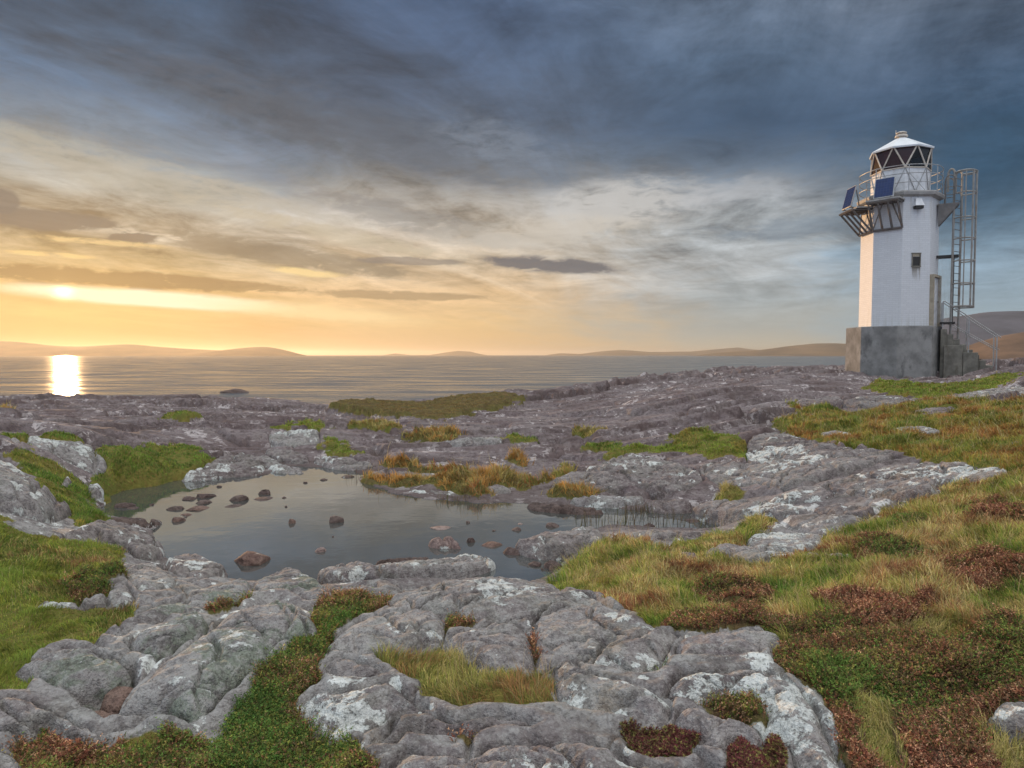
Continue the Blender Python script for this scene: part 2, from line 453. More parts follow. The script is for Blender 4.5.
def rock_colour(P, white=0.5, green=0.3, dark=0.4, fine=1.0, tint=(1, 1, 1)):
    """bedrock: purple-grey sandstone, stains, crusts of pale and green lichen; returns colour and bump height"""
    Pw = vadd(P, noise(P, 5.0, 3, .5, col=True), 0.10)
    big = noise(P, 0.9, 4, .6); mid = noise(Pw, 4.5, 6, .66); sm = noise(P, 19.0 * fine, 5, .68); gr = noise(P, 85.0 * fine, 2, .6)
    t = lambda c: tuple(a * b for a, b in zip(c, tint))
    c = mix(big.sstep(.38, .62), t((.190, .162, .160)), t((.295, .276, .266)))
    c = mix(mid.sstep(.48, .64) * .50, c, t((.35, .335, .318)))
    c = mix((1.0 - mid.sstep(.34, .48)) * (dark + .10), c, t((.085, .070, .064)))
    lg = noise(Pw, 3.1, 7, .70, .4)
    c = mix(lg.sstep(.47, .57) * green, c, (.195, .235, .170))
    c = mix((sm - .5).sstep(.01, .10) * .50, c, t((.38, .365, .35)))
    c = mix((.5 - sm).sstep(.02, .11) * .45, c, t((.070, .056, .056)))
    c = mix((lg - .5).sstep(.10, .2) * .35, c, (.28, .21, .14))
    # pale lichen: ragged crusts and round spots
    wz = vadd(P, noise(P, 24.0 * fine, 3, .6, col=True), .05)
    lw = noise(wz, 5.5, 7, .66); zone = noise(P, 1.15, 3, .55)
    edge = .722 - .17 * white
    w1 = (lw + (zone - .5) * .9).sstep(edge, edge + .02)
    vo = E.nt.nodes.new('ShaderNodeTexVoronoi'); link(vo.inputs['Vector'], wz); vo.inputs['Scale'].default_value = 6.5
    pick = E.nt.nodes.new('ShaderNodeSeparateColor'); E.nt.links.new(vo.outputs['Color'], pick.inputs[0])
    rad = (E(pick.outputs[0]) - (1.0 - .50 * white)) * .75
    w2 = (rad - E(vo.outputs['Distance']) + .02).sstep(0.0, .03) * (rad * 1.0).sstep(0.0, .02)
    wm = E.m('MAXIMUM', w1, w2)
    holes = (sm - .5).sstep(-.13, -.05)
    wm = wm * holes
    c = mix(wm * .95, c, mix(sm.sstep(.42, .6), (.52, .53, .50), (.72, .73, .70)))
    c = mix((gr - .5).sstep(.04, .18) * .5, c, t((.075, .064, .058)))
    c = mix((.5 - gr).sstep(.06, .18) * .3, c, t((.46, .44, .42)))
    h = mid * .40 + sm * .55 + gr * .20 + wm * .05
    return c, h

def rock_mat(name, white, green, dark=.4, fine=1.0, tint=(1, 1, 1), bs=1.0):
    m, p = new_mat(name); P = wpos()
    c, h = rock_colour(P, white, green, dark, fine, tint)
    link(p.inputs['Base Color'], c); p.inputs['Roughness'].default_value = .86; p.inputs['Specular IOR Level'].default_value = .3
    bump(p, h, bs, .055)
    return m
ROCK = {
    'green': rock_mat('rock_green_lichen', .50, .70, .35, 1.0, (1.08, 1.08, 1.08)),
    'grey': rock_mat('rock_grey', .68, .2, .35, 1.0, (1.15, 1.13, 1.12)),
    'white': rock_mat('rock_white_lichen', 1.0, .2, .35, 1.0, (1.12, 1.1, 1.1)),
    'plain': rock_mat('rock_plain', .30, .12, .5, 1.0, (.9, .86, .86)),
    'purple': rock_mat('rock_purple', .38, .10, .6, 1.0, (.88, .79, .79)),
    'speck': rock_mat('rock_specked', .74, .15, .5, .8, (.95, .89, .88)),
    'brown': rock_mat('rock_brown', .0, .05, .6, 1.3, (.80, .55, .46)),
    'wet': rock_mat('rock_wet_dark', .0, .0, .7, 1.3, (.56, .43, .39)),
    'pale': rock_mat('rock_pale', .55, .2, .3, 1.0, (1.15, 1.12, 1.12)),
    'pink': rock_mat('rock_pink', .35, .0, .5, 1.2, (1.2, .95, .88)),
}

def terrain_mat():
    m, p = new_mat('rock_platform_and_turf'); P = wpos()
    c, h = rock_colour(P, .55, .12, .40, .7)
    c = mix(E(attr('beds').outputs['Fac']), c, mix(1.0, c, (.78, .68, .70), 'MULTIPLY'))      # the seaward beds are a darker, purple stone
    c = mix(E(attr('front').outputs['Fac']) * .65, c, (.085, .060, .056))       # bed fronts darkened: undercut shadow painted in along with brown staining
    zn = noise(scaled(P, (.5, 1.2, 1.0)), .55, 5, .6)
    c = mix(zn.sstep(.50, .66) * .6, c, (.115, .078, .074))          # iron-stained beds
    veg = E(attr('veg').outputs['Fac']); kind = E(attr('vkind').outputs['Fac']); crk = E(attr('crack').outputs['Fac'])
    c = mix(crk * .75, c, (.09, .062, .055))       # wet, algae stained band at the waterline
    n1 = noise(P, 3.0, 5, .6); n2 = noise(P, 18.0, 4, .65)
    turf = mix(n1.sstep(.35, .65), (.125, .145, .028), (.21, .185, .045))
    turf = mix(n2.sstep(.40, .70) * .5, turf, (.22, .13, .045))
    hea = mix(n1.sstep(.35, .65), (.105, .060, .038), (.085, .085, .028))
    hea = mix(n2.sstep(.45, .7) * .5, hea, (.26, .15, .095))
    v = mix(kind, turf, hea)
    edge = (veg + (n2 - .5) * .5).sstep(.35, .55)
    link(p.inputs['Base Color'], mix(edge, c, v)); p.inputs['Roughness'].default_value = .9; p.inputs['Specular IOR Level'].default_value = .2
    bump(p, mix(edge, h.v, (n2 * 1.2).v), .9, .05)
    return m
TERRAIN = terrain_mat()

def blade_mat():
    m, p = new_mat('plant_blades'); nt = E.nt
    a = attr('tint')
    geo = nt.nodes.new('ShaderNodeNewGeometry')
    nv = nt.nodes.new('ShaderNodeVectorMath'); nv.operation = 'NORMALIZE'; link(nv.inputs[0], vadd((0.0, 0.0, 1.0), geo.outputs['Normal'], .55)); nt.links.new(nv.outputs[0], p.inputs['Normal'])
    E.nt.links.new(a.outputs['Color'], p.inputs['Base Color']); p.inputs['Roughness'].default_value = .65; p.inputs['Specular IOR Level'].default_value = .25
    tr = nt.nodes.new('ShaderNodeBsdfTranslucent'); nt.links.new(a.outputs['Color'], tr.inputs[0])
    ms = nt.nodes.new('ShaderNodeMixShader'); ms.inputs[0].default_value = .25
    nt.links.new(p.outputs[0], ms.inputs[1]); nt.links.new(tr.outputs[0], ms.inputs[2])
    nt.links.new(ms.outputs[0], [n for n in nt.nodes if n.type == 'OUTPUT_MATERIAL'][0].inputs[0])
    return m
BLADE = blade_mat()

def water_mat(name, base_c, rough, ior, waves):
    m, p = new_mat(name); P = wpos()
    p.inputs['Base Color'].default_value = base_c + (1,); p.inputs['Roughness'].default_value = rough; p.inputs['IOR'].default_value = ior
    prev = None
    for (scale, det, sx, sy, strength, dist) in waves:
        prev = bump(p, noise(scaled(P, (sx, sy, 1)), scale, det, .6), strength, dist, prev)
    return m
POND = water_mat('pond_water', (.065, .070, .066),   .03, 4.2, [(5.0, 2, 1, 1, .25, .004), (1.2, 2, .6, 1.4, .3, .006)])
def sea_mat():
    m = water_mat('sea_water', (.02, .03, .035), .11, 1.36, [(.035, 4, .4, 1, .45, 2.0), (.13, 4, .4, 1, .45, .8), (.5, 4, .6, 1, .5, .25)])
    nt = m.node_tree; p = [n for n in nt.nodes if n.type == 'BSDF_PRINCIPLED'][0]; out = [n for n in nt.nodes if n.type == 'OUTPUT_MATERIAL'][0]
    d = nt.nodes.new('ShaderNodeBsdfDiffuse'); d.inputs[0].default_value = (.115, .125, .14, 1)
    ms = nt.nodes.new('ShaderNodeMixShader'); E.nt = nt; link(ms.inputs[0], .10 + .64 * noise(scaled(wpos(), (.035, .11, 1)), 1.0, 8, .72).sstep(.36, .66))      # wind-ruffled and slack water
    nt.links.new(d.outputs[0], ms.inputs[1]); nt.links.new(p.outputs[0], ms.inputs[2]); nt.links.new(ms.outputs[0], out.inputs[0])
    return m
SEA = sea_mat()

def simple_mat(name, c, rough=.7, metal=0.0, var=.15, scale=4.0, bs=.2, stain=None, stain_amt=.5, stain_scale=(1, 1, .3)):
    m, p = new_mat(name); P = opos()
    n = noise(P, scale, 5, .6); f = noise(P, scale * 9, 3, .6)
    lo = tuple(x * (1 - var) for x in c); hi = tuple(min(1, x * (1 + var)) for x in c)
    col = mix(n.sstep(.3, .7), lo, hi)
    if stain:
        s = noise(scaled(P, stain_scale), scale * 1.5, 5, .65)
        col = mix(s.sstep(.52, .72) * stain_amt, col, stain)
    col = mix((f - .5).sstep(.05, .3) * .3, col, tuple(x * .5 for x in c))
    link(p.inputs['Base Color'], col); p.inputs['Roughness'].default_value = rough; p.inputs['Metallic'].default_value = metal
    if bs: bump(p, n * .4 + f * .6, bs, .01)
    return m
def brick_paint():
    m, p = new_mat('white_painted_brick'); P = opos()
    uv = attr('wrap').outputs['Vector']
    b = E.nt.nodes.new('ShaderNodeTexBrick'); E.nt.links.new(uv, b.inputs['Vector'])
    b.inputs['Scale'].default_value = 1.0; b.inputs['Brick Width'].default_value = .225; b.inputs['Row Height'].default_value = .075
    b.inputs['Mortar Size'].default_value = .006; b.inputs['Mortar Smooth'].default_value = .5
    b.inputs['Color1'].default_value = (.74, .75, .77, 1); b.inputs['Color2'].default_value = (.69, .70, .72, 1); b.inputs['Mortar'].default_value = (.60, .61, .63, 1)
    s = noise(scaled(P, (3, 3, .5)), 1.2, 5, .65)
    c = mix(s.sstep(.55, .8) * .4, b.outputs[0], (.52, .50, .45))
    f = noise(P, 30, 3, .6)
    c = mix((f - .5).sstep(.1, .3) * .25, c, (.5, .47, .42))
    sep = E.nt.nodes.new('ShaderNodeSeparateXYZ'); E.nt.links.new(uv, sep.inputs[0])
    u, v = E(sep.outputs[0]), E(sep.outputs[1])
    run = noise(vec(u * 9.0, v * .35, 0.0), 1.0, 4, .6)
    high = v.sstep(5.2, 6.9)
    c = mix(run.sstep(.50, .68) * high * .55, c, (.36, .29, .22))
    low = 1.0 - v.sstep(1.9, 2.7)
    c = mix(run.sstep(.46, .66) * low * .35, c, (.40, .38, .30))
    link(p.inputs['Base Color'], c); p.inputs['Roughness'].default_value = .55
    bump(p, E(b.outputs['Fac']) * -1.0 + f * .3, .35, .006)
    return m
M = {
    'brick': brick_paint(),
    'white': simple_mat('white_paint', (.72, .73, .75), .5, stain=(.42, .32, .22), stain_amt=.3),
    'roof': simple_mat('roof_paint', (.74, .77, .80), .4, var=.06, stain=(.5, .48, .44), stain_amt=.3),
    'conc': simple_mat('cast_concrete', (.26, .255, .245), .9, var=.3, scale=1.6, bs=.5, stain=(.085, .085, .085), stain_amt=.75, stain_scale=(1, 1, .6)),
    'conc2': simple_mat('step_concrete', (.20, .185, .155), .9, var=.3, scale=3, bs=.5, stain=(.10, .085, .06), stain_amt=.7),
    'steel': simple_mat('weathered_steel', (.19, .175, .165), .55, .3, stain=(.22, .11, .05), stain_amt=.8, scale=6),
    'rail': simple_mat('galvanised_rail', (.42, .42, .42), .45, .5, stain=(.26, .15, .08), stain_amt=.5, scale=6),
    'cage': simple_mat('ladder_cage_steel', (.33, .31, .285), .5, .3, stain=(.25, .14, .07), stain_amt=.6, scale=5),
    'deck': simple_mat('stained_deck', (.40, .385, .37), .7, .3, stain=(.17, .11, .075), stain_amt=.7, scale=4),
    'dark': simple_mat('dark_metal', (.045, .042, .040), .6, .3, bs=.1),
    'rust': simple_mat('rust_wash', (.50, .44, .36), .8, bs=0),
    'door': simple_mat('old_door_paint', (.42, .36, .27), .7, stain=(.22, .10, .04), stain_amt=.8, scale=5),
    'cream': simple_mat('cream_paint', (.62, .55, .47), .5, stain=(.35, .2, .12), stain_amt=.5, scale=6),
}
def glass_mat(name, tint, alpha=.35):
    m, p = new_mat(name); nt = E.nt
    p.inputs['Base Color'].default_value = tint + (1,); p.inputs['Roughness'].default_value = .04; p.inputs['IOR'].default_value = 1.5
    tr = nt.nodes.new('ShaderNodeBsdfTransparent'); tr.inputs[0].default_value = tuple(min(1, t * 3 + .25) for t in tint) + (1,)
    ms = nt.nodes.new('ShaderNodeMixShader'); ms.inputs[0].default_value = 1 - alpha
    nt.links.new(p.outputs[0], ms.inputs[1]); nt.links.new(tr.outputs[0], ms.inputs[2])
    nt.links.new(ms.outputs[0], [n for n in nt.nodes if n.type == 'OUTPUT_MATERIAL'][0].inputs[0])
    return m
M['glass'] = glass_mat('lantern_glass', (.02, .025, .03), .4)
M['redglass'] = glass_mat('red_sector_glass', (.045, .014, .016), .85)
def cell_mat():
    m, p = new_mat('solar_cells'); P = attr('wrap').outputs['Vector']
    b = E.nt.nodes.new('ShaderNodeTexBrick'); E.nt.links.new(P, b.inputs['Vector']); b.offset = 0.0
    b.inputs['Scale'].default_value = 1.0; b.inputs['Brick Width'].default_value = .105; b.inputs['Row Height'].default_value = .105; b.inputs['Mortar Size'].default_value = .004
    b.inputs['Color1'].default_value = (.010, .026, .10, 1); b.inputs['Color2'].default_value = (.012, .032, .13, 1); b.inputs['Mortar'].default_value = (.05, .07, .15, 1)
    link(p.inputs['Base Color'], b.outputs[0]); p.inputs['Roughness'].default_value = .22
    return m
M['cells'] = cell_mat()

# ------------------------------------------------------------------ sea, hills
sea_z = -4.0
SCALE_SEA = 16000
def build_sea():
    v = [(-SCALE_SEA, 5, sea_z), (SCALE_SEA, 5, sea_z), (SCALE_SEA, SCALE_SEA, sea_z), (-SCALE_SEA, SCALE_SEA, sea_z)]
    o = mesh_np('sea', v, [(0, 1, 2, 3)], SEA, False); tag(o, 'wide calm sea catching the low sun', 'sea', kind='structure')
build_sea()
HILL = simple_mat('moorland_hill', (.15, .085, .038), .95, scale=.004, var=.4, bs=0)
def hill(pts, Y, label, thick, mat=HILL, seed=0):
    """a range of hills whose skyline passes through the given points at depth Y, falling to the shore on both sides"""
    p = np.array(pts, float); xs = np.linspace(p[0, 0], p[-1, 0], 240)
    ys = np.interp(xs, p[:, 0], p[:, 1])
    k = np.hanning(9); k /= k.sum()
    ys = np.convolve(np.pad(ys, 4, 'edge'), k, 'valid')
    X, _, Z = at_depth(xs, ys, Y)
    h = np.maximum(Z - sea_z, 0)
    rows = np.linspace(-1, 1, 41)
    V = []
    for r in rows:
        prof = (1 - abs(r) ** 1.3)
        yy = Y + r * thick * (1 if r < 0 else 1.6)
        nz = fbm(X / (thick * .7) + seed, yy / (thick * .7) + np.zeros_like(X), 5, seed)
        z = sea_z - 3 + (h + 3) * np.clip(prof * (1 + .45 * nz * (1 - prof)), 0, 1.0)
        V.append(np.stack([X * (yy / Y if r > 0 else 1), np.full_like(X, yy), z], 1))
    o = mesh_np('hills', np.concatenate(V), grid_faces(41, 240), mat)
    tag(o, label, 'hills', kind='structure')
hill([(-700, 345), (-300, 340), (-60, 340), (0, 341), (20, 342), (55, 346), (80, 346.5), (110, 345), (130, 344), (160, 347), (200, 349.5), (225, 350.5), (245, 347.5), (268, 346.5), (285, 350), (300, 354), (306, 356)], 4600, 'low hills across the water under the setting sun', 700, seed=1)
hill([(380, 356), (395, 353.4), (410, 355), (430, 355), (445, 352.5), (458, 350.8), (470, 351.5), (480, 354), (492, 356)], 9000, 'faint low island far out at sea', 600, seed=3)
hill([(540, 356), (560, 353.2), (580, 354), (600, 351.4), (620, 349.8), (632, 350.5), (650, 352), (690, 351.5), (720, 349), (738, 347.4), (752, 349.5), (775, 350.5), (800, 352), (830, 356)], 8200, 'pale distant islands on the horizon', 700, seed=4)
hill([(690, 356), (720, 352.5), (760, 350), (790, 346), (815, 343.5), (835, 343.2), (860, 344.5), (900, 342), (940, 345), (1000, 352), (1020, 356)], 4600, 'brown headland behind the lighthouse', 700, seed=5)
hill([(848, 357), (862, 350), (882, 338), (915, 324), (945, 318), (965, 315.5), (985, 312), (1010, 311), (1060, 311), (1150, 306), (1300, 300), (1600, 320), (1800, 350)], 1300, 'long haze-blue moorland ridge behind the lighthouse', 320, simple_mat('haze_tinted_moor', (.085, .075, .085), .95, scale=.01, var=.35, bs=0), seed=6)  # purple moor colour, with some of the haze's blue mixed into it
HILL2 = simple_mat('heather_hill', (.16, .085, .045), .95, scale=.02, var=.4, bs=0)
hill([(945, 357), (960, 349), (975, 343), (1000, 336), (1030, 331), (1090, 326), (1200, 330), (1400, 352)], 800, 'rust brown heather hill behind the steps', 130, HILL2, seed=7)

# ------------------------------------------------------------------ haze
def build_haze():
    mb = MB(); mb.box((0, 9000, 52), (46000, 26000, 122)); o = mb.build('haze', bpy.data.materials.new('sea_haze'))
    m = o.data.materials[0]; m.use_nodes = True; nt = m.node_tree; nt.nodes.clear()
    out = nt.nodes.new('ShaderNodeOutputMaterial'); v = nt.nodes.new('ShaderNodeVolumePrincipled')
    v.inputs['Color'].default_value = (1.0, .95, .87, 1); v.inputs['Density'].default_value = HAZE_D; v.inputs['Anisotropy'].default_value = .6
    nt.links.new(v.outputs[0], out.inputs['Volume'])
    tag(o, 'thin evening sea haze', 'haze', kind='stuff')
HAZE_D = 7.5e-5
build_haze()

# ------------------------------------------------------------------ bedrock outcrops
# (tile, outline, height of its top over the lie of the land, drop at the edge, edge rounding, material, label)
OC = [
 ('a', [(40,345),(110,320),(190,275),(270,250),(380,255),(440,285),(520,330),(530,380),(470,420),(380,470),(280,512),(200,480),(130,400)], .20, .24, .10, 'green', 'green lichened slab overhanging a dark cavity at lower left'),
 ('a', [(390,245),(430,205),(540,150),(640,105),(760,70),(900,0),(960,-15),(1020,0),(1020,30),(940,95),(860,110),(750,125),(640,185),(540,225),(495,290),(440,275)], .20, .22, .09, 'green', 'long green lichened ridge of rock rising towards the pond'),
 ('a', [(500,270),(530,225),(640,185),(750,122),(835,135),(840,175),(705,285),(640,350),(545,330)], .23, .20, .09, 'green', 'green mottled slab wedged between ridge and biggest lichened slab'),
 ('a', [(640,365),(705,285),(840,170),(870,130),(1024,95),(1130,60),(1230,85),(1280,150),(1272,190),(1180,210),(1105,250),(1050,330),(960,420),(900,500),(850,600),(760,665),(690,620),(600,592),(455,612),(500,530),(560,470),(600,420)], .26, .32, .12, 'green', 'biggest grey-green lichened slab beside the heather strip'),
 ('a', [(-200,440),(0,460),(60,450),(130,465),(220,510),(330,590),(440,670),(445,700),(370,735),(290,705),(220,620),(170,560),(130,640),(60,640),(-200,650)], .22, .24, .07, 'grey', 'pointed grey slab below the yellow turf at bottom left'),
 ('a', [(-200,665),(0,660),(60,680),(120,720),(130,900),(-200,900)], .16, .2, .06, 'pale', 'pale bluish slab in the bottom left corner'),
 ('a', [(395,485),(470,425),(545,435),(535,490),(460,565),(400,550)], .05, .1, .05, 'brown', 'brown rock inside the dark cavity between lichened slabs'),
 ('a', [(330,560),(400,520),(470,540),(460,600),(420,640),(360,600)], .02, .08, .05, 'brown', 'reddish brown stone at the bottom of the dark cavity'),
 ('a', [(130,135),(180,108),(250,120),(370,92),(440,60),(450,20),(500,5),(530,60),(555,110),(490,142),(420,122),(330,142),(250,148),(140,148)], .16, .16, .06, 'grey', 'low grey ledge crossing the left meadow'),
 ('e', [(485,660),(540,635),(620,640),(680,690),(740,755),(640,800),(560,815),(520,740)], .16, .2, .08, 'grey', 'grey sloping slab at the right edge of the left meadow'),
 ('e', [(630,628),(700,603),(790,600),(850,640),(925,670),(870,702),(800,742),(740,712),(700,700)], .12, .2, .08, 'speck', 'flat speckled slab sloping into the near side of the pond'),
 ('e', [(225,522),(330,480),(430,460),(500,487),(600,518),(640,548),(655,590),(622,628),(540,633),(500,572),(440,540),(330,548)], .18, .24, .08, 'speck', 'whitish rock forming the left shore of the pond'),
 ('e', [(420,462),(520,468),(600,480),(655,492),(590,508),(500,492)], .05, .1, .04, 'wet', 'dark flat ledge reaching into the left side of the pond'),
 ('e', [(-200,200),(0,215),(60,240),(130,290),(180,370),(240,420),(235,495),(190,518),(130,500),(50,470),(10,430),(-200,420)], .38, .6, .16, 'white', 'tall grey outcrop with pale lichen at the left edge'),
 ('e', [(180,385),(240,395),(290,418),(285,455),(240,500),(200,520),(185,470)], .18, .36, .07, 'speck', 'lumpy end block of the tall left outcrop'),
 ('e', [(25,150),(60,138),(100,190),(60,205)], .12, .14, .05, 'pale', 'small pale rock at the head of the mossy slope'),
 ('e', [(100,130),(180,140),(260,158),(370,168),(385,212),(435,250),(420,282),(380,287),(330,272),(240,240),(170,207),(130,180)], .09, .14, .07, 'white', 'pale lichened rock between the two green humps'),
 ('e', [(345,315),(390,318),(422,360),(415,388),(380,372)], .14, .2, .06, 'white', 'small upright pale rock above the left shore of the pond'),
 ('e', [(262,285),(288,310),(268,358),(240,347)], .14, .16, .05, 'pale', 'thin pale rock poking out of the mossy slope'),
 ('e', [(745,282),(860,240),(900,208),(980,200),(1060,232),(1070,290),(1024,320),(900,312),(830,312),(740,298)], .10, .2, .08, 'speck', 'rounded whitish outcrop at the far left end of the pond'),
 ('f', [(-10,215),(60,222),(130,262),(230,296),(160,306),(60,290)], .08, .14, .06, 'grey', 'flat rock tongue at the far left shore of the pond'),
 ('b', [(-60,35),(30,-10),(100,-38),(160,-40),(230,-10),(290,30),(322,62),(290,82),(210,90),(100,58),(0,76)], .22, .24, .10, 'green', 'rounded green lichened boulder above the heather strip'),
 ('f', [(235,692),(300,655),(420,638),(480,650),(480,682),(400,692),(330,742),(280,732)], .12, .2, .07, 'grey', 'grey shore slab left of the long plank shaped rock'),
 ('f', [(470,655),(560,638),(700,618),(690,634),(560,664),(490,682)], .10, .18, .04, 'wet', 'dark brown ledge behind the long plank shaped rock'),
 ('f', [(325,748),(400,692),(520,672),(640,644),(760,612),(860,590),(930,615),(965,630),(900,662),(800,682),(640,702),(500,724),(420,722),(360,752)], .17, .24, .05, 'grey', 'long plank shaped rock lying along the near shore'),
 ('f', [(685,562),(730,543),(790,533),(835,580),(822,602),(760,608),(700,612)], .20, .28, .07, 'pink', 'pinkish block standing behind the long plank shaped rock'),
 ('b', [(360,52),(420,25),(480,28),(502,58),(440,68)], .10, .14, .06, 'grey', 'small round grey rock above the heather strip'),
 ('b', [(520,85),(560,65),(640,60),(700,20),(790,-5),(900,-12),(1024,0),(1200,8),(1265,42),(1350,45),(1425,88),(1500,130),(1620,185),(1725,215),(1670,245),(1665,300),(1620,352),(1575,400),(1530,405),(1420,372),(1320,352),(1280,302),(1180,288),(1120,232),(1040,192),(940,158),(850,162),(770,130),(620,122),(540,112)], .26, .30, .14, 'grey', 'broad grey whaleback slab beside the end of the pond'),
 ('b', [(258,292),(298,226),(350,185),(430,145),(520,127),(640,122),(740,127),(767,178),(752,262),(640,292),(520,302),(440,332),(330,302)], .24, .26, .11, 'grey', 'rounded grey lobe with white patches above the grassy pocket'),
 ('b', [(268,335),(330,296),(400,300),(440,330),(535,375),(522,402),(430,432),(330,432),(280,402)], .21, .24, .11, 'plain', 'small dark rounded lobe with one round pale lichen spot'),
 ('b', [(748,205),(850,182),(940,152),(1050,162),(1100,205),(1128,272),(1130,330),(1120,400),(1024,395),(900,362),(800,312),(750,290)], .25, .28, .12, 'grey', 'rounded grey lobe with an orange rim behind the grassy pocket'),
 ('b', [(150,492),(200,440),(260,428),(400,430),(480,400),(560,388),(625,440),(690,480),(715,520),(610,525),(535,535),(505,622),(440,662),(390,642),(290,672),(210,602),(200,530)], .23, .28, .12, 'white', 'white spotted lobe left of the grassy pocket'),
 ('b', [(530,545),(600,518),(700,510),(790,558),(900,528),(1000,523),(1090,548),(1140,585),(1090,612),(960,604),(880,640),(800,642),(700,645),(600,645),(560,705),(450,722),(470,672),(520,622)], .21, .26, .09, 'plain', 'narrow dark ridge below the grassy pocket'),
 ('b', [(600,640),(700,662),(860,668),(900,630),(1000,600),(1084,610),(1174,603),(1300,600),(1375,612),(1455,642),(1505,702),(1580,718),(1660,742),(1720,800),(1720,950),(590,950),(480,790),(530,710)], .28, .34, .12, 'white', 'bottom slab heavily splashed with white lichen'),
 ('c', [(160,300),(190,284),(235,284),(300,335),(400,378),(500,403),(600,440),(645,480),(640,562),(600,602),(500,582),(430,562),(330,542),(240,522),(180,462),(160,380)], .27, .30, .13, 'white', 'rounded dome with big white lichen map right of the grassy pocket'),
 ('c', [(140,560),(230,505),(300,520),(345,545),(300,560),(220,570)], .10, .14, .05, 'pale', 'low bare step between grassy pocket and white lichen dome'),
 ('c', [(595,425),(650,350),(700,338),(830,343),(900,328),(1024,328),(1084,350),(1165,402),(1225,482),(1255,562),(1295,642),(1325,722),(1370,775),(1350,950),(1150,950),(1120,720),(1108,660),(1050,590),(1000,560),(1022,500),(960,455),(880,437),(780,458),(700,452),(640,450)], .27, .32, .13, 'grey', 'long smooth grey arm bending down beside the heather'),
 ('c', [(640,240),(720,213),(830,198),(960,183),(1040,185),(1088,200),(1096,232),(1045,262),(990,322),(900,334),(830,345),(700,340),(645,350)], .24, .26, .11, 'pale', 'pale rounded slab at the edge of the heather meadow'),
 ('c', [(640,562),(660,500),(740,488),(850,520),(960,558),(1010,580),(1040,640),(1000,700),(955,690),(900,622),(890,682),(840,742),(760,712),(705,682),(760,645),(680,602)], .22, .26, .08, 'pale', 'low pale slab between two small mossy hollows'),
 ('c', [(690,740),(780,718),(870,772),(860,900),(690,900)], .20, .2, .08, 'white', 'cream lichened rock tip at the bottom edge'),
 ('d', [(838,600),(870,560),(930,482),(1024,476),(1300,470),(1300,700),(1024,672),(960,650),(880,612)], .14, .16, .05, 'pale', 'flat blue grey slab at the right edge among heather'),
 ('d', [(755,658),(800,654),(872,700),(830,692)], .06, .08, .02, 'pale', 'thin pale sliver of rock near the right corner'),
 ('d', [(805,712),(850,704),(912,726),(880,742),(820,732)], .06, .08, .03, 'pale', 'small flat pale stone near the right corner'),
 ('g', [(-5,600),(60,545),(150,520),(240,505),(330,490),(372,510),(330,542),(290,562),(250,592),(200,632),(130,647),(60,642)], .20, .34, .07, 'speck', 'knobbly pinkish boulder at the right end of the pond'),
 ('g', [(298,582),(320,530),(350,524),(368,550),(322,598)], .16, .2, .05, 'pale', 'pale upright stone beside the knobbly pinkish boulder'),
 ('g', [(108,662),(150,634),(205,640),(190,668),(140,680)], .04, .1, .04, 'wet', 'dark wet stone below the knobbly pinkish boulder'),
 ('g', [(488,532),(560,513),(640,514),(760,520),(772,537),(680,542),(590,560),(540,560)], .08, .14, .05, 'speck', 'whitish flat ledge behind the reeds'),
 ('g', [(520,562),(560,545),(592,556),(580,576),(540,577)], .10, .12, .05, 'pale', 'little pale stone in front of the whitish ledge'),
 ('g', [(655,602),(720,594),(765,640),(740,662),(690,652)], .12, .14, .06, 'purple', 'purple stone in the orange grass near the reeds'),
 ('g', [(655,662),(690,650),(735,690),(680,692)], .10, .12, .05, 'pale', 'small pale stone in the grass below the purple stone'),
 ('g', [(752,622),(820,568),(920,575),(1030,600),(1045,652),(980,672),(900,632),(850,602),(790,642)], .16, .2, .07, 'grey', 'grey slab with a green tuft at its foot'),
 ('h', [(-95,555),(-50,520),(50,514),(160,519),(310,503),(302,522),(210,547),(190,577),(90,612),(0,647),(-60,650)], .12, .18, .06, 'white', 'white topped slab reaching into the right meadow'),
 ('h', [(128,612),(200,596),(280,604),(372,622),(360,642),(280,657),(140,642)], .12, .14, .06, 'speck', 'low flat rock stranded in the right meadow'),
 ('h', [(132,680),(150,670),(172,678),(165,690),(140,690)], .06, .06, .03, 'pale', 'small white stone in the right meadow grass'),
 ('h', [(-10,425),(60,380),(150,350),(270,310),(400,280),(500,250),(620,233),(760,238),(880,258),(985,275),(880,312),(700,312),(650,372),(600,402),(440,392),(330,377),(230,402),(120,417)], .16, .2, .07, 'speck', 'long tilted speckled slab running into the right meadow'),
 ('h', [(-90,150),(0,120),(80,123),(160,158),(300,183),(420,188),(535,215),(440,242),(330,272),(200,312),(80,352),(-20,350),(-90,330)], .16, .2, .06, 'speck', 'broad speckled slab behind the long tilted one'),
 ('h', [(175,432),(280,408),(435,420),(420,452),(330,472),(210,467)], .10, .14, .05, 'purple', 'purple slab below the long tilted one'),
 ('g', [(715,432),(800,400),(900,390),(1000,398),(1110,420),(1200,440),(1180,468),(1050,470),(900,468),(740,452)], .09, .14, .05, 'speck', 'whitish slab above the reed channel'),
 ('g', [(225,392),(330,379),(500,374),(532,390),(500,412),(380,422),(280,416)], .09, .14, .05, 'white', 'white crusted slab on the far shore of the pond'),
 ('g', [(525,398),(620,388),(725,410),(690,432),(600,442),(540,432)], .08, .12, .05, 'purple', 'purple slab right of the white crusted slab'),
 ('g', [(55,412),(200,413),(372,440),(330,457),(150,452),(70,442)], .04, .1, .03, 'wet', 'dark wet shelf along the far shore'),
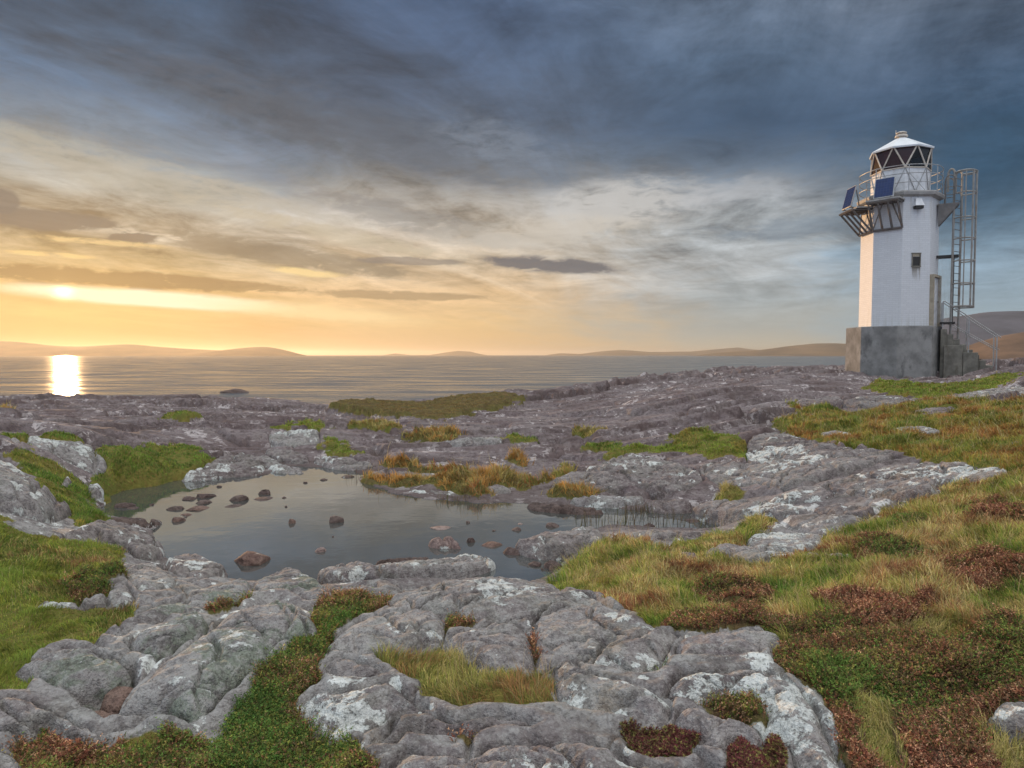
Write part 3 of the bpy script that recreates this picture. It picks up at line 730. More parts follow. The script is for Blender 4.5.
 ('g', [(145,332),(260,278),(400,228),(500,208),(610,220),(745,280),(775,332),(700,372),(560,382),(480,352),(330,372),(200,352)], .18, .22, .08, 'speck', 'large humped grey slab beyond the reeds'),
 ('g', [(735,262),(840,228),(1024,248),(1065,300),(980,342),(860,372),(800,342),(755,312)], .14, .18, .07, 'speck', 'grey slab below the green tongue of turf'),
 ('h', [(195,132),(280,118),(355,140),(330,157),(220,147)], .12, .14, .05, 'white', 'white crusted rock at the start of the upper meadow'),
 ('h', [(475,122),(560,98),(650,104),(708,130),(650,152),(500,142)], .14, .16, .06, 'grey', 'grey rock pair islanded in the upper meadow'),
 ('h', [(550,62),(640,30),(760,18),(775,50),(680,72),(560,77)], .12, .14, .05, 'purple', 'purple slab at the top of the upper meadow'),
 ('h', [(935,162),(1030,153),(1015,182),(950,182)], .12, .14, .05, 'purple', 'purple rock near the right edge of the upper meadow'),
 ('h', [(795,88),(890,78),(905,92),(850,102)], .12, .14, .05, 'speck', 'small speckled rock in the orange upper meadow'),
 ('f', [(455,347),(540,343),(640,355),(720,358),(815,370),(835,395),(700,397),(560,382)], .06, .12, .04, 'speck', 'white spotted shelf on the far pond shore below orange grass'),
 ('f', [(438,292),(500,268),(570,278),(680,288),(765,300),(750,322),(580,317),(530,332),(450,322)], .09, .12, .05, 'speck', 'whitish slab behind the orange shore grass'),
 ('f', [(45,135),(150,112),(258,112),(256,190),(150,192),(60,172)], .14, .18, .07, 'grey', 'smooth grey slab below a bright green patch'),
 ('f', [(735,172),(850,140),(985,150),(985,177),(830,187)], .16, .2, .05, 'grey', 'low shelf with a dark undercut on the platform'),
 ('f', [(25,190),(120,190),(200,220),(222,257),(130,252),(60,232)], .12, .2, .06, 'speck', 'pale wedge of rock above the far end of the pond'),
 ('f', [(218,227),(300,213),(440,238),(485,270),(390,283),(280,272)], .07, .14, .05, 'speck', 'lumpy shore rock at the far end of the pond'),
 ('f', [(855,405),(920,385),(985,417),(900,422)], .04, .1, .03, 'wet', 'dark wet rock just off the far shore'),
 ('f', [(915,345),(1000,333),(1030,370),(940,377)], .08, .12, .05, 'speck', 'pale stone among orange shore grass'),
 ('p', [(838,402),(858,396),(890,394),(912,397),(905,405),(880,410),(850,412)], .22, .34, .05, 'plain', 'dark overhanging ledge in front of the lighthouse'),
 ('p', [(790,405),(815,396),(838,394),(846,402),(825,410),(800,412)], .2, .3, .06, 'purple', 'purple hump left of the overhanging ledge'),
 ('p', [(945,398),(975,390),(1010,386),(1040,386),(1040,400),(1000,404),(960,405)], .16, .2, .05, 'grey', 'grey slab on the turf right of the lighthouse'),
]
OUT = []                                             # (outline, bounds, core height fn) for the ground below and the plants around
for tile, pts, off, drop, rr, mk, label in OC:
    kf = {'a': .58, 'b': .46, 'c': .46}.get(tile, .58); off, drop = off * kf, drop * kf
    OUT.append((world_poly(tile, pts, off, drop * (.45 if tile in 'bc' else .8)), off, drop, rr, mk, label))

def joints(X, Y, w):
    """sets of straight, interrupted joints running through the bedrock; 1 on a joint, 0 away from it"""
    out = np.zeros(np.shape(X))
    for th, sp, sd in ((.55, .46, 1), (2.15, .62, 2), (1.25, .95, 3)):
        u = (X * math.cos(th) + Y * math.sin(th)) / sp + .22 * fbm(X * 1.3, Y * 1.3, 4, 300 + sd, .55)
        v = (-X * math.sin(th) + Y * math.cos(th))
        k = np.floor(u + .5); d = np.abs(u - k) * sp
        on = ss(-.02, .10, perlin(v * .9 + k * 5.7, k * 3.3 + v * .1, 310 + sd))
        ww = w * (.6 + .8 * np.abs(perlin(v * 3.1, k * 2.9, 320 + sd)))
        out = np.maximum(out, np.exp(-(d / ww) ** 2) * on)
    return out

def densify(poly, k=5):
    """round the traced corners a little"""
    p = np.asarray(poly)
    for _ in range(2):
        q = np.roll(p, -1, 0)
        p = np.stack([p * .8 + q * .2, p * .2 + q * .8], 1).reshape(-1, 2)
    return p

def build_outcrop(i, poly, off, drop, rr, mk, label):
    P = densify(poly)
    x0, y0 = P.min(0); x1, y1 = P.max(0)
    yn = max(1.6, y0)
    span = max(x1 - x0, y1 - y0)
    m = min(.30, .12 + drop * .35)
    sp = max(yn * 0.0021, span / 330.0)
    xs = np.arange(x0 - m, x1 + m, sp); ys = np.arange(y0 - m, y1 + m, sp * 1.1)
    X, Y = np.meshgrid(xs, ys)
    k = min(1.0, .35 + yn * .06)
    wx = .05 * k * fbm(X * 2.6, Y * 2.6, 4, i) ; wy = .05 * k * fbm(X * 2.6 + 9, Y * 2.6, 4, i + 50)
    d = sdf(P, X + wx, Y + wy)
    size = max(.15, min(.5 * math.sqrt(abs(np.prod(P.max(0) - P.min(0)))), 2.0))
    rr = min(rr * .9 * (1 + yn * .01), size * .45)
    t = np.clip(d / rr, 0, 1)
    prof = np.sqrt(np.clip(1 - (1 - t) ** 2.2, 0, 1))
    # swelling towards the middle of the rock
    prof = prof * .90 + .10 * ss(0, size * .5, d)
    top = base(X, Y) + off
    amp = min(1.0, size * 1.6)
    dirx = X * .80 + Y * .60; diry = -X * .60 + Y * .80
    top = top + amp * (.060 * fbm(X * 1.1, Y * 1.1, 3, 3) + .022 * fbm(dirx * 2.2, diry * 6.5, 3, i + 7))
    bl = billow(X * 1.6 + wx * 8, Y * 2.0 + wy * 8, 2, i + 9)
    top = top - amp * .020 * np.exp(-(bl / .03) ** 2)
    # thin beds break back in small steps
    st = .030 + .012 * min(yn, 12) * .35
    dip = .22 * diry + .10 * dirx
    q = (top + dip + .05 * fbm(X * 3.1, Y * 3.1, 4, i + 41)) / st
    fq = q - np.floor(q)
    stepped = (np.floor(q) + ss(.70, 1.0, fq) * .85 + fq * .15) * st - dip - .05 * fbm(X * 3.1, Y * 3.1, 4, i + 41)
    top = top + (stepped - top) * (.75 if mk in ('green', 'speck', 'purple', 'pink', 'plain') else .5) * ss(-.1, .35, fbm(X * 1.1, Y * 1.1, 3, i + 43) + .12)
    # bedding joints
    jn = perlin(dirx * .9 + wx * 6, diry * 2.4 + wy * 6, i + 21)
    top = top - amp * .085 * np.exp(-(jn / .03) ** 2) * ss(0, .08, d)
    j2 = perlin(dirx * 2.4 + wx * 5 + 4, diry * 1.1 + wy * 6, i + 31)
    top = top - amp * .05 * np.exp(-(j2 / .03) ** 2) * ss(0, .08, d)
    top = top + .016 * fbm(X * 8, Y * 8, 5, i + 13, .6) * (1 + .1 * yn) - .022 * np.maximum(0, fbm(X * 19, Y * 19, 3, i + 17) - .12) * (1 + .05 * yn)
    jt = joints(X, Y, .009 + .0022 * yn)
    top = top - (.045 + .006 * yn) * jt * ss(-.02, .05, d)
    z = top - drop * (1 - prof)
    z = np.where(d < 0, top - drop + d * 1.6, z)
    # weathered flanks: push the rim in and out along its layers
    gx, gy = np.gradient(d, axis=1) / sp, np.gradient(d, axis=0) / (sp * 1.1)
    rim = np.exp(-((d - rr * .1) / (rr * .7)) ** 2)
    lay = .028 * k * fbm(z * 16 + X * .7, Y * .7 + X * 1.2, 3, i + 61)
    Xd = X - gx * rim * lay; Yd = Y - gy * rim * lay
    keep = d > -m
    F = grid_faces(X.shape[0], X.shape[1], keep)
    V = np.stack([Xd.ravel(), Yd.ravel(), z.ravel()], 1)
    V, F = compact(V, F)
    c = np.array([P[:, 0].mean(), P[:, 1].mean(), float(base(P[:, 0].mean(), P[:, 1].mean()))])
    o = mesh_np('rock_outcrop', V - c, F, ROCK[mk]); o.location = c
    tag(o, label, 'rock')
    return o
for i, a in enumerate(OUT): build_outcrop(i, *a)

# ------------------------------------------------------------------ the pond and the vegetation zones (outlines on the ground)
POND_POLY = densify(np.stack(at_z(*np.array([(102,506),(110,497),(128,489),(160,486),(175,480),(207,479),(232,477),(262,477),(288,465),(330,468),(362,471),(356,482),(380,488),(400,497),(455,500),(480,503),(510,502),
    (560,506),(600,507),(650,511),(700,514),(738,519),(742,526),(700,532),(640,528),(610,524),(590,531),(575,548),(562,562),(548,577),(510,586),(480,584),(430,574),(380,580),(300,585),(225,580),(165,562),(155,548),(150,532),(160,525),(130,521),(105,515)], float).T, 0.0), 1))
# (kind, palette, tile, outline)
G = 'grass'; HE = 'heather'
VEG = [
 (G, 'meadow_left', 'p', [(-160,500),(0,507),(12,520),(32,527),(57,531),(110,536),(125,545),(129,556),(120,566),(108,590),(128,602),(115,620),(98,638),(62,640),(42,655),(35,672),(20,690),(0,694),(-160,700)]),
 (HE, 'heather_green', 'p', [(62,585),(75,572),(110,572),(122,568),(110,590),(80,600)]),
 (G, 'hump', 'e', [(380,180),(480,168),(640,163),(760,168),(870,215),(845,252),(765,282),(695,322),(600,355),(450,362),(400,325),(330,280),(400,262),(430,240),(390,215)]),
 (G, 'hump', 'e', [(30,200),(130,182),(170,210),(240,248),(330,288),(380,372),(425,430),(400,462),(300,492),(285,430),(200,390),(150,320),(90,260)]),
 (G, 'hump', 'e', [(160,120),(230,113),(325,135),(280,152),(180,142)]), (G, 'hump', 'e', [(-20,110),(90,108),(105,130),(40,140),(-20,150)]),
 (G, 'hump', 'e', [(640,46),(740,38),(825,50),(700,62)]), (G, 'orange', 'e', [(0,30),(40,32),(30,55),(0,58)]),
 (G, 'bright', 'f', [(50,112),(130,90),(220,73),(272,100),(262,128),(150,112),(60,132)]), (G, 'bright', 'f', [(262,150),(320,160),(435,230),(330,222),(262,197)]),
 (G, 'yellow', 'f', [(380,86),(480,78),(610,98),(560,112),(420,98)]), (G, 'orange', 'f', [(595,127),(700,118),(840,132),(740,168),(660,152)]),
 (G, 'orange', 'f', [(495,247),(580,233),(655,248),(580,272)]), (G, 'hump', 'f', [(960,140),(1040,130),(1110,145),(1040,165)]),
 (G, 'orange', 'f', [(435,312),(560,290),(640,268),(760,268),(900,298),(1024,298),(1100,308),(1190,312),(1100,338),(1024,340),(950,332),(905,378),(840,378),(720,342),(560,342),(450,332)]),
 (G, 'brown', 'p', [(325,399),(365,396),(425,400),(450,393),(500,391),(525,393),(500,402),(468,407),(455,415),(430,417),(405,412),(370,406)]),
 (G, 'orange', 'g', [(115,347),(200,340),(325,345),(335,382),(220,388),(130,374)]),
 (G, 'hump', 'g', [(275,167),(400,158),(412,182),(300,182)]), (G, 'orange', 'g', [(0,215),(60,225),(50,245),(0,240)]),
 (G, 'bright', 'g', [(375,225),(450,188),(600,178),(690,138),(760,128),(900,148),(1005,180),(940,200),(950,238),(850,216),(780,236),(760,206),(600,206),(450,208)]),
 (G, 'yellow', 'g', [(270,112),(350,115),(370,130),(290,135)]), (G, 'yellow', 'g', [(815,350),(850,335),(895,365),(880,390),(820,385)]),
 (G, 'yellow', 'g', [(180,250),(260,265),(230,295),(190,290)]),
 (G, 'meadow', 'p', [(556,580),(564,562),(582,546),(607,536),(630,533),(660,542),(690,538),(705,530),(735,526),(747,518),(770,513),(760,530),(740,545),(780,552),(800,548),(815,544),(845,527),(878,507),(918,500),(930,492),(938,480),(963,477),(988,478),(1016,469),(1160,455),
        (1300,520),(1300,640),(1024,612),(960,618),(900,622),(860,628),(800,634),(775,655),(765,640),(760,625),(740,622),(700,630),(680,630),(655,622),(630,610),(605,594),(590,589),(568,586)]),
 (HE, 'heather', 'p', [(770,640),(800,630),(860,626),(900,620),(960,616),(1024,610),(1120,640),(1120,860),(858,860),(850,768),(838,745),(828,710),(810,678),(792,668),(776,658)]),
 (HE, 'heather', 'p', [(655,622),(680,612),(720,606),(790,612),(860,606),(930,612),(900,625),(800,632),(740,624),(700,630),(680,630)]),
 (HE, 'heather', 'p', [(800,596),(850,586),(900,594),(930,590),(960,600),(900,608),(840,606)]),
 (G, 'upper', 'h', [(0,92),(100,70),(180,58),(330,58),(450,60),(540,62),(560,78),(700,72),(775,52),(800,30),(900,30),(1024,0),(1200,-20),(1400,-20),(1400,280),(1000,272),(985,270),(880,250),(700,235),(535,212),(430,187),(300,182),(200,152),(80,122)]),
 (G, 'bright', 'p', [(866,384),(895,380),(940,386),(975,382),(1010,374),(1030,380),(1000,388),(960,394),(930,398),(912,395),(880,392)]),
 (G, 'upper', 'p', [(790,404),(805,400),(840,412),(870,412),(900,405),(930,398),(960,402),(1000,404),(960,414),(900,420),(850,418),(800,414)]),
 (HE, 'heather_green', 'p', [(314,602),(325,592),(350,589),(388,594),(388,606),(362,612),(342,620),(326,640),(320,660),(326,682),(304,690),(298,705),(306,722),(312,742),(332,746),(350,740),(372,755),(384,800),(210,800),(213,742),(228,712),(245,690),(262,670),(280,652),(300,632)]),
 (HE, 'heather', 'p', [(25,800),(60,745),(90,742),(112,736),(118,729),(150,723),(178,722),(202,736),(216,742),(212,800)]),
 (G, 'hump', 'p', [(112,746),(118,729),(150,722),(177,724),(166,742),(130,754)]),
 (HE, 'heather', 'p', [(846,545),(880,536),(920,540),(935,552),(900,560),(860,556)]), (HE, 'heather', 'p', [(940,560),(985,550),(1030,556),(1040,572),(990,580),(950,574)]),
 (HE, 'heather', 'p', [(690,585),(730,578),(770,584),(760,596),(710,598)]), (HE, 'heather', 'p', [(960,505),(1000,498),(1040,505),(1030,520),(980,520)]), (HE, 'heather', 'p', [(880,515),(910,508),(930,518),(900,526)]),
 (G, 'pocket', 'p', [(900,628),(945,618),(985,626),(960,640),(915,640)]), (G, 'pocket', 'p', [(985,600),(1030,594),(1050,606),(1010,614)]), (G, 'pocket', 'p', [(850,700),(862,690),(885,712),(905,745),(900,790),(870,770)]),
 (G, 'pocket', 'p', [(985,735),(1005,728),(1040,740),(1040,770),(1000,770)]),
 (HE, 'heather', 'p', [(10,725),(32,712),(45,708),(60,735),(78,752),(60,770),(20,765)]),
 (G, 'pocket', 'b', [(465,325),(560,298),(720,283),(800,312),(900,362),(1020,395),(1080,402),(1165,408),(1185,460),(1235,530),(1170,545),(1024,515),(900,525),(800,535),(740,512),(690,475),(645,440),(575,385),(530,360)]),
 (G, 'bright', 'c', [(540,352),(600,343),(642,358),(605,415),(545,405)]), (HE, 'heather', 'c', [(15,222),(60,215),(85,255),(115,305),(55,292)]),
 (HE, 'heather_dark', 'c', [(420,575),(520,588),(610,602),(700,580),(775,590),(745,625),(710,680),(705,725),(600,705),(480,690),(440,640)]),
 (HE, 'heather_green', 'c', [(730,465),(880,440),(965,465),(1015,555),(900,555),(780,505)]),
 (HE, 'heather', 'b', [(640,630),(720,645),(770,642),(885,625),(865,665),(700,660)]), (HE, 'heather', 'b', [(765,160),(850,148),(855,182),(780,188)]),
 (HE, 'heather_dark', 'c', [(835,700),(890,590),(965,605),(980,690),(1040,650),(1100,700),(1110,900),(940,900),(830,850)]),
 (HE, 'heather', 'a', [(835,125),(860,105),(930,98),(1000,55),(1010,90),(930,115),(870,128)]),
]
VP = [(k, pal, densify(world_poly(t, pts, .08 if k == HE or pal in ('meadow_left', 'meadow', 'hump') else .05))) for k, pal, t, pts in VEG]
PALS = sorted({p for _, p, _ in VP})

CAVITY = world_poly('a', [(280,520),(380,478),(470,425),(540,400),(560,450),(510,530),(460,600),(430,640),(370,600),(320,560)], 0.0)
def boxed(poly, X, Y, m):
    x0, y0 = poly.min(0) - m; x1, y1 = poly.max(0) + m
    return (X > x0) & (X < x1) & (Y > y0) & (Y < y1)

# ------------------------------------------------------------------ ground sheet
NU, NV = 1280, 800
uu = np.linspace(-1.28, 1.28, NU)
yy = np.concatenate([np.linspace(0.4, 1.6, 40)[:-1], np.geomspace(1.6, 36, NV - 80), np.geomspace(36.3, 75, 41)])
NV = len(yy)
GX0, GY0 = np.meshgrid(uu, yy); TX = GX0 * (GY0 * 1.0 + .6); TY = GY0.copy()
def crest_y(u): return 27.5 + 7.5 * ss(-.1, .45, u)
def build_ground():
    X, Y = TX, TY
    nat = base(X, Y)
    pw = .12 * fbm(X * 2.2, Y * 2.2, 4, 70) * np.minimum(1, Y / 6)
    pd = sdf(POND_POLY, X + pw, Y + pw)
    # vegetation zones
    veg = np.zeros(X.shape); vk = np.zeros(X.shape); pal = np.full(X.shape, -1, int)
    wv = (fbm(X * 1.5, Y * 1.5, 5, 80, .6) + .5 * fbm(X * 5, Y * 5, 3, 84)) * np.clip(Y * .034, .05, .75)
    for k, p, poly in VP:
        b = boxed(poly, X, Y, 1.0)
        d = sdf(poly, X[b], Y[b]) + wv[b]
        soft = np.clip(Y[b] * .012, .02, .25)
        v = ss(-soft, soft, d)
        take = v > .4
        vb = veg[b]; kb = vk[b]; pb = pal[b]
        kb = np.where(v > vb * .8, np.where(k == HE, v, np.maximum(kb * (1 - v), {'orange': .55, 'brown': .75}.get(p, 0) * v)), kb)
        pb = np.where(take, PALS.index(p), pb); vb = np.maximum(vb, v)
        veg[b] = vb; vk[b] = kb; pal[b] = pb
    # under the outcrops the sheet dips out of the way
    ins = np.full(X.shape, -9.0)
    for poly, off, drop, rr, mk, label in OUT:
        b = boxed(poly, X, Y, .4)
        if b.any(): ins[b] = np.maximum(ins[b], sdf(poly, X[b], Y[b]))
    dip = ss(-.02, .10, ins)
    # layered platform
    far = ss(5.0, 9.0, Y)
    shore = ss(0.0, 1.4, -pd)
    th = .20
    a = X * math.cos(th) + Y * math.sin(th); c = -X * math.sin(th) + Y * math.cos(th)
    # beds dip away to the sea: every shelf has a broken front towards the land and a long back
    wa = .35 * fbm(X * .8, Y * .8, 3, 95); wb = .35 * fbm(X * .8 + 7, Y * .8, 3, 96)
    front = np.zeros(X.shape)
    def shelves(L, A, w1, w2, seed):
        ph = c / L + w1 * fbm(a * .10, c * .16, 3, seed) + w2 * fbm(a * .55, c * .55, 3, seed + 3)
        k = np.floor(ph); f = ph - k
        hgt = A * np.clip(.35 + 1.3 * perlin(a * .16 + k * 7.31, k * 3.77, seed + 5), .0, 1.3)
        lip = ss(.0, .05, f)
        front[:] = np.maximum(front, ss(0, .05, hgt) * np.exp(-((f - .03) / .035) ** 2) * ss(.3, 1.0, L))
        return hgt * (lip * (1 - f) ** .8 - .40)
    damp = far * (.15 + .85 * shore)
    z = damp * (shelves(2.3 + .05 * Y, .40, 1.6, .35, 200) * ss(7, 13, Y) + shelves(1.0, .19, 1.2, .30, 210) + shelves(.42, .07, 1.0, .25, 220))
    z = z + damp * .16 * fbm(a * .18, c * .35, 4, 90)
    z = z - (.26 * ss(.42, .12, X / Y) + .22 * ss(-.05, -.28, X / Y)) * ss(12, 24, Y)
    f1, f2, idr, cx, cy = voronoi(a * .30 + wa * .45, c * .55 + wb * .5, 5)
    z = z + damp * ((idr - .5) * .10 + (a * .30 - cx) * (idr - .5) * .14)
    cw = .03 * (1 + .07 * Y)
    crk = np.exp(-((f2 - f1) / cw) ** 2)
    fr2 = perlin(a * .22 + wa, c * 1.3 + wb, 101); crk = np.maximum(crk, .8 * np.exp(-(fr2 / (.7 * cw)) ** 2))
    near = 1 - ss(5, 8, Y)
    rockz = z - .10 * (1 + .05 * Y) * crk * (.25 + .75 * far) + .018 * fbm(a * 1.2, c * 3.0, 4, 103) * (1 + .02 * Y) + .008 * fbm(X * 11, Y * 11, 4, 105) + near * (.030 * fbm(X * 2.0, Y * 2.0, 4, 106) - .045 * np.exp(-(perlin(X * 1.3 + wa, Y * 2.1 + wb, 107) / .025) ** 2))
    rockz = rockz - near * .05 * joints(X, Y, .018)
    hum = fbm(X * 1.4, Y * 1.4, 4, 110); hum2 = fbm(X * 6.5, Y * 6.5, 3, 111)
    _, _, _, hx, hy = voronoi(X * 3.4 + .3 * hum2, Y * 3.4 + .3 * hum, 31); hd = np.hypot(hx - X * 3.4 - .3 * hum2, hy - Y * 3.4 - .3 * hum)
    bush = np.sqrt(np.clip(1 - (hd / .62) ** 2, 0, 1)) * hash2(np.floor(hx * 7).astype(int), np.floor(hy * 7).astype(int), 3)
    thick = np.where(vk > .5, .085 * bush + .03 + .06 * (hum + .3) + .030 * hum2, .045 + .09 * hum + .030 * hum2)
    z = nat + rockz * (1 - .85 * veg) + veg * thick * (.6 + .06 * Y) * np.where(pal == PALS.index('brown'), .3, 1.0)
    z = z + (.02 + .068 * (1 - ss(4.2, 5.6, Y))) * ss(-.22, -.03, ins) * (1 - veg) - .30 * dip
    # the hollow between the tilted slabs at lower left
    z = z - .17 * ss(-.02, .05, sdf(CAVITY, X, Y))
    # pond basin and its banks
    z = np.where(pd > 0, np.minimum(z, -.02 - .35 * ss(0, .5, pd)), z)
    bank = np.exp(-np.maximum(-pd, 0) / .16)
    z = np.where(pd <= 0, z * (1 - bank * .9) + (.0 + .05 * veg) * bank, z)
    z = np.where((pd <= 0) & (pd > -3), np.maximum(z, np.where(pd > -.03, -.02, .015)), z)
    # over the crest the land drops into the sea
    u = X / Y; cyy = crest_y(u)
    z = z - 9.0 * ss(0, 26, Y - cyy - 1.5 * fbm(u * 6, Y * .1, 3, 120)) 
    z = np.maximum(z, -6.5)
    wetband = ss(.10, .0, z) * (Y < 16)
    V = np.stack([X.ravel(), Y.ravel(), z.ravel()], 1)
    o = mesh_np('ground', V, grid_faces(NV, NU), TERRAIN, True, None,
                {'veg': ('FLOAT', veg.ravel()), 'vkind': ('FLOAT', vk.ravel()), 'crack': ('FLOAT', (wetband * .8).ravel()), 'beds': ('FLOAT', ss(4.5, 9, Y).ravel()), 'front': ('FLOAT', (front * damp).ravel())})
    tag(o, 'layered purple grey rock platform with turf', 'ground', kind='structure')
    return z, veg, vk, pal, ins, pd
GZ, GVEG, GVK, GPAL, GINS, GPD = build_ground()

def build_pond():
    P = POND_POLY; c = P.mean(0)
    x0, y0 = P.min(0) - .5; x1, y1 = P.max(0) + .5
    X, Y = np.meshgrid(np.linspace(x0, x1, 140), np.linspace(y0, y1, 140))
    keep = sdf(P, X, Y) > -.35
    V = np.stack([X.ravel(), Y.ravel(), np.zeros(X.size)], 1)
    V, F = compact(V, grid_faces(140, 140, keep))
    o = mesh_np('pond', V, F, POND); tag(o, 'still rock pool mirroring the evening sky', 'pond', kind='structure')
build_pond()

# ------------------------------------------------------------------ loose stones in the pond
def stone(px, py, w, h, mk, label, name='stone', z0=0.0, seed=0, flat=.6, depth=.8, group=None, rot=0.0):
    """an irregular stone w pixels wide whose waterline centre is seen at px, py"""
    x, y = at_z(px, py, z0)
    W = w / FPX * y * .5; H = max(.012, h / FPX * y)
    n, mrows = 40, 26
    th = np.linspace(0, 2 * np.pi, n, endpoint=False); ph = np.linspace(-.6, np.pi / 2, mrows)
    T, Pp = np.meshgrid(th, ph)
    d = np.stack([np.cos(Pp) * np.cos(T), np.cos(Pp) * np.sin(T), np.sin(Pp)], -1)
    rs = np.random.default_rng(seed + 100)
    # a chipped block: the ball cut by a few planes
    r = np.ones(T.shape)
    for _ in range(12):
        nn = rs.normal(size=3); nn[2] = abs(nn[2]) * .8; nn /= np.linalg.norm(nn); k = rs.uniform(.62, .9)
        dn = d @ nn
        r = np.minimum(r, np.where(dn > .05, k / np.maximum(dn, .05), 9))
    r = r * (1 + .07 * fbm(d[..., 0] * 3.2 + seed, d[..., 1] * 2.2 + d[..., 2] * 1.7, 4, seed))
    r /= np.abs(r * d[..., 0]).max()
    v = d * r[..., None]
    zt = v[..., 2].max()
    V = np.stack([v[..., 0] * W, v[..., 1] * W * depth, v[..., 2] / zt * H], -1).reshape(-1, 3)
    F = []
    for i in range(mrows - 1):
        for j in range(n): F.append((i * n + j, i * n + (j + 1) % n, (i + 1) * n + (j + 1) % n, (i + 1) * n + j))
    o = mesh_np(name, V, F, ROCK[mk], True); o.location = (x, y, z0); o.rotation_euler = (0, 0, rot)
    tag(o, label, 'rock', group)
    return o
STONES = [
 (252,561,46,13,'brown','large brown boulder in the near water beside the green slab'), (124,506,22,5,'wet','dark stone beside the mossy left bank'), (134,508,14,2,'wet','low stone touching the dark stone by the left bank'),
 (205,497,22,5,'wet','long dark stone highest in the left cluster'), (190,499,16,3,'wet','thin flat stone at the left end of the left cluster'), (204,503,18,4,'wet','dark wedge just below the long dark stone'),
 (177,509,19,4,'wet','rounded dark stone at the left of the middle cluster'), (198,509,22,3,'brown','flat reddish stone awash in the middle cluster'), (186,515,13,2,'brown','flat brown stone under the middle cluster'),
 (186,517,4,2,'wet','tiny dark stone beside the middle cluster'), (178,521,15,5,'brown','small reddish stone lowest of the left cluster'), (239,500,18,7,'wet','cube like stone standing alone right of the left cluster'),
 (233,506,17,2,'wet','thin flat stone at the foot of the cube like stone'), (265,494,13,6,'wet','chunky dark stone near the far left shore'), (262,499,20,2,'wet','flat slip of stone under the chunky dark stone'),
 (219,487,6,2,'wet','tiny stone near the far left shore'), (284,498,5,2,'wet','tiny stone below the chunky dark stone'), (152,505,6,2,'wet','tiny stone in the gap between bank and cluster'), (324,480,8,2,'wet','small flat stone near the far end'),
 (305,483,5,2,'wet','tiny stone left of the small far flat stone'), (348,477,14,2,'wet','thin stone with grass at the far end'), (292,523,8,6,'brown','small brown stone standing mid pool'), (335,522,18,8,'wet','flat topped red brown stone in the middle of the pond'),
 (286,507,4,2,'wet','speck of stone left of the mid pool'), (321,551,13,5,'pink','tilted pinkish stone in the near middle water'), (333,537,3,1.5,'wet','speck of stone above the tilted pinkish stone'),
 (471,542,11,6,'wet','round dark stone right of the pinkish block'), (492,545,22,4,'brown','flat brown stone right of the round dark stone'), (468,523,4,3,'wet','tiny black stone in the right half of the pond'),
 (494,531,4,1.5,'wet','tiny flat stone in the right half'), (513,553,24,7,'wet','dark stone left of the knobbly pinkish boulder'), (517,530,11,4,'wet','small dark stone in the right half'), (553,526,15,5,'wet','dark oval stone above the knobbly boulder'),
 (440,528,22,1.5,'pink','pink slab just under the surface'), (520,524,6,1.5,'pink','small pink stone awash in the right half'), (649,527,14,5,'wet','dark stone among the reeds'), (693,521,16,3,'wet','dark flat stone in the reed channel'),
 (535,565,14,4,'wet','dark stone in the narrow inlet below the knobbly boulder'),
]
for i, (px, py, w, h, mk, lab) in enumerate(STONES):
    stone(px, py, w, h * .78, mk, lab, seed=i, depth=.7 + .3 * ((i * 37) % 10) / 10, rot=((i * 53) % 7 - 3) * .12)
# skerry out at sea
sx_, sy_ = at_z(235, 393, sea_z)
stone(235, 392.6, 30, 4.2, 'wet', 'low dark skerry showing above the sea', name='skerry', z0=sea_z, seed=77, depth=.45)

# ------------------------------------------------------------------ plants
PAL = {  # (weight, colour)
 'meadow_left': [(.26, (.125, .165, .020)), (.30, (.165, .175, .024)), (.20, (.075, .115, .014)), (.14, (.26, .21, .07)), (.10, (.15, .085, .03))],
 'hump': [(.35, (.100, .150, .016)), (.3, (.060, .105, .012)), (.2, (.135, .165, .02)), (.15, (.19, .16, .03))],
 'bright': [(.55, (.135, .175, .02)), (.25, (.09, .125, .016)), (.20, (.19, .15, .03))],
 'yellow': [(.5, (.24, .19, .06)), (.3, (.16, .15, .03)), (.2, (.22, .13, .04))],
 'orange': [(.40, (.26, .13, .03)), (.28, (.22, .16, .05)), (.17, (.13, .12, .025)), (.15, (.20, .08, .025))],
 'brown': [(.5, (.135, .095, .030)), (.3, (.10, .065, .025)), (.2, (.16, .125, .035))],
 'meadow': [(.16, (.075, .125, .016)), (.24, (.145, .165, .024)), (.24, (.24, .195, .055)), (.10, (.33, .26, .11)), (.14, (.24, .12, .045)), (.12, (.15, .065, .03))],
 'upper': [(.24, (.08, .11, .015)), (.26, (.135, .135, .02)), (.26, (.20, .145, .03)), (.24, (.20, .095, .026))],
 'pocket': [(.40, (.27, .215, .075)), (.25, (.17, .155, .035)), (.2, (.11, .12, .025)), (.15, (.2, .11, .04))],
 'heather': [(.14, (.075, .120, .022)), (.18, (.15, .13, .032)), (.18, (.085, .055, .026)), (.26, (.18, .075, .038)), (.14, (.34, .19, .11)), (.10, (.12, .04, .025))],
 'heather_green': [(.26, (.055, .100, .018)), (.22, (.13, .13, .026)), (.20, (.085, .060, .026)), (.20, (.17, .070, .036)), (.12, (.30, .18, .10))],
 'heather_dark': [(.55, (.085, .025, .022)), (.2, (.14, .12, .035)), (.25, (.10, .05, .03))],
}
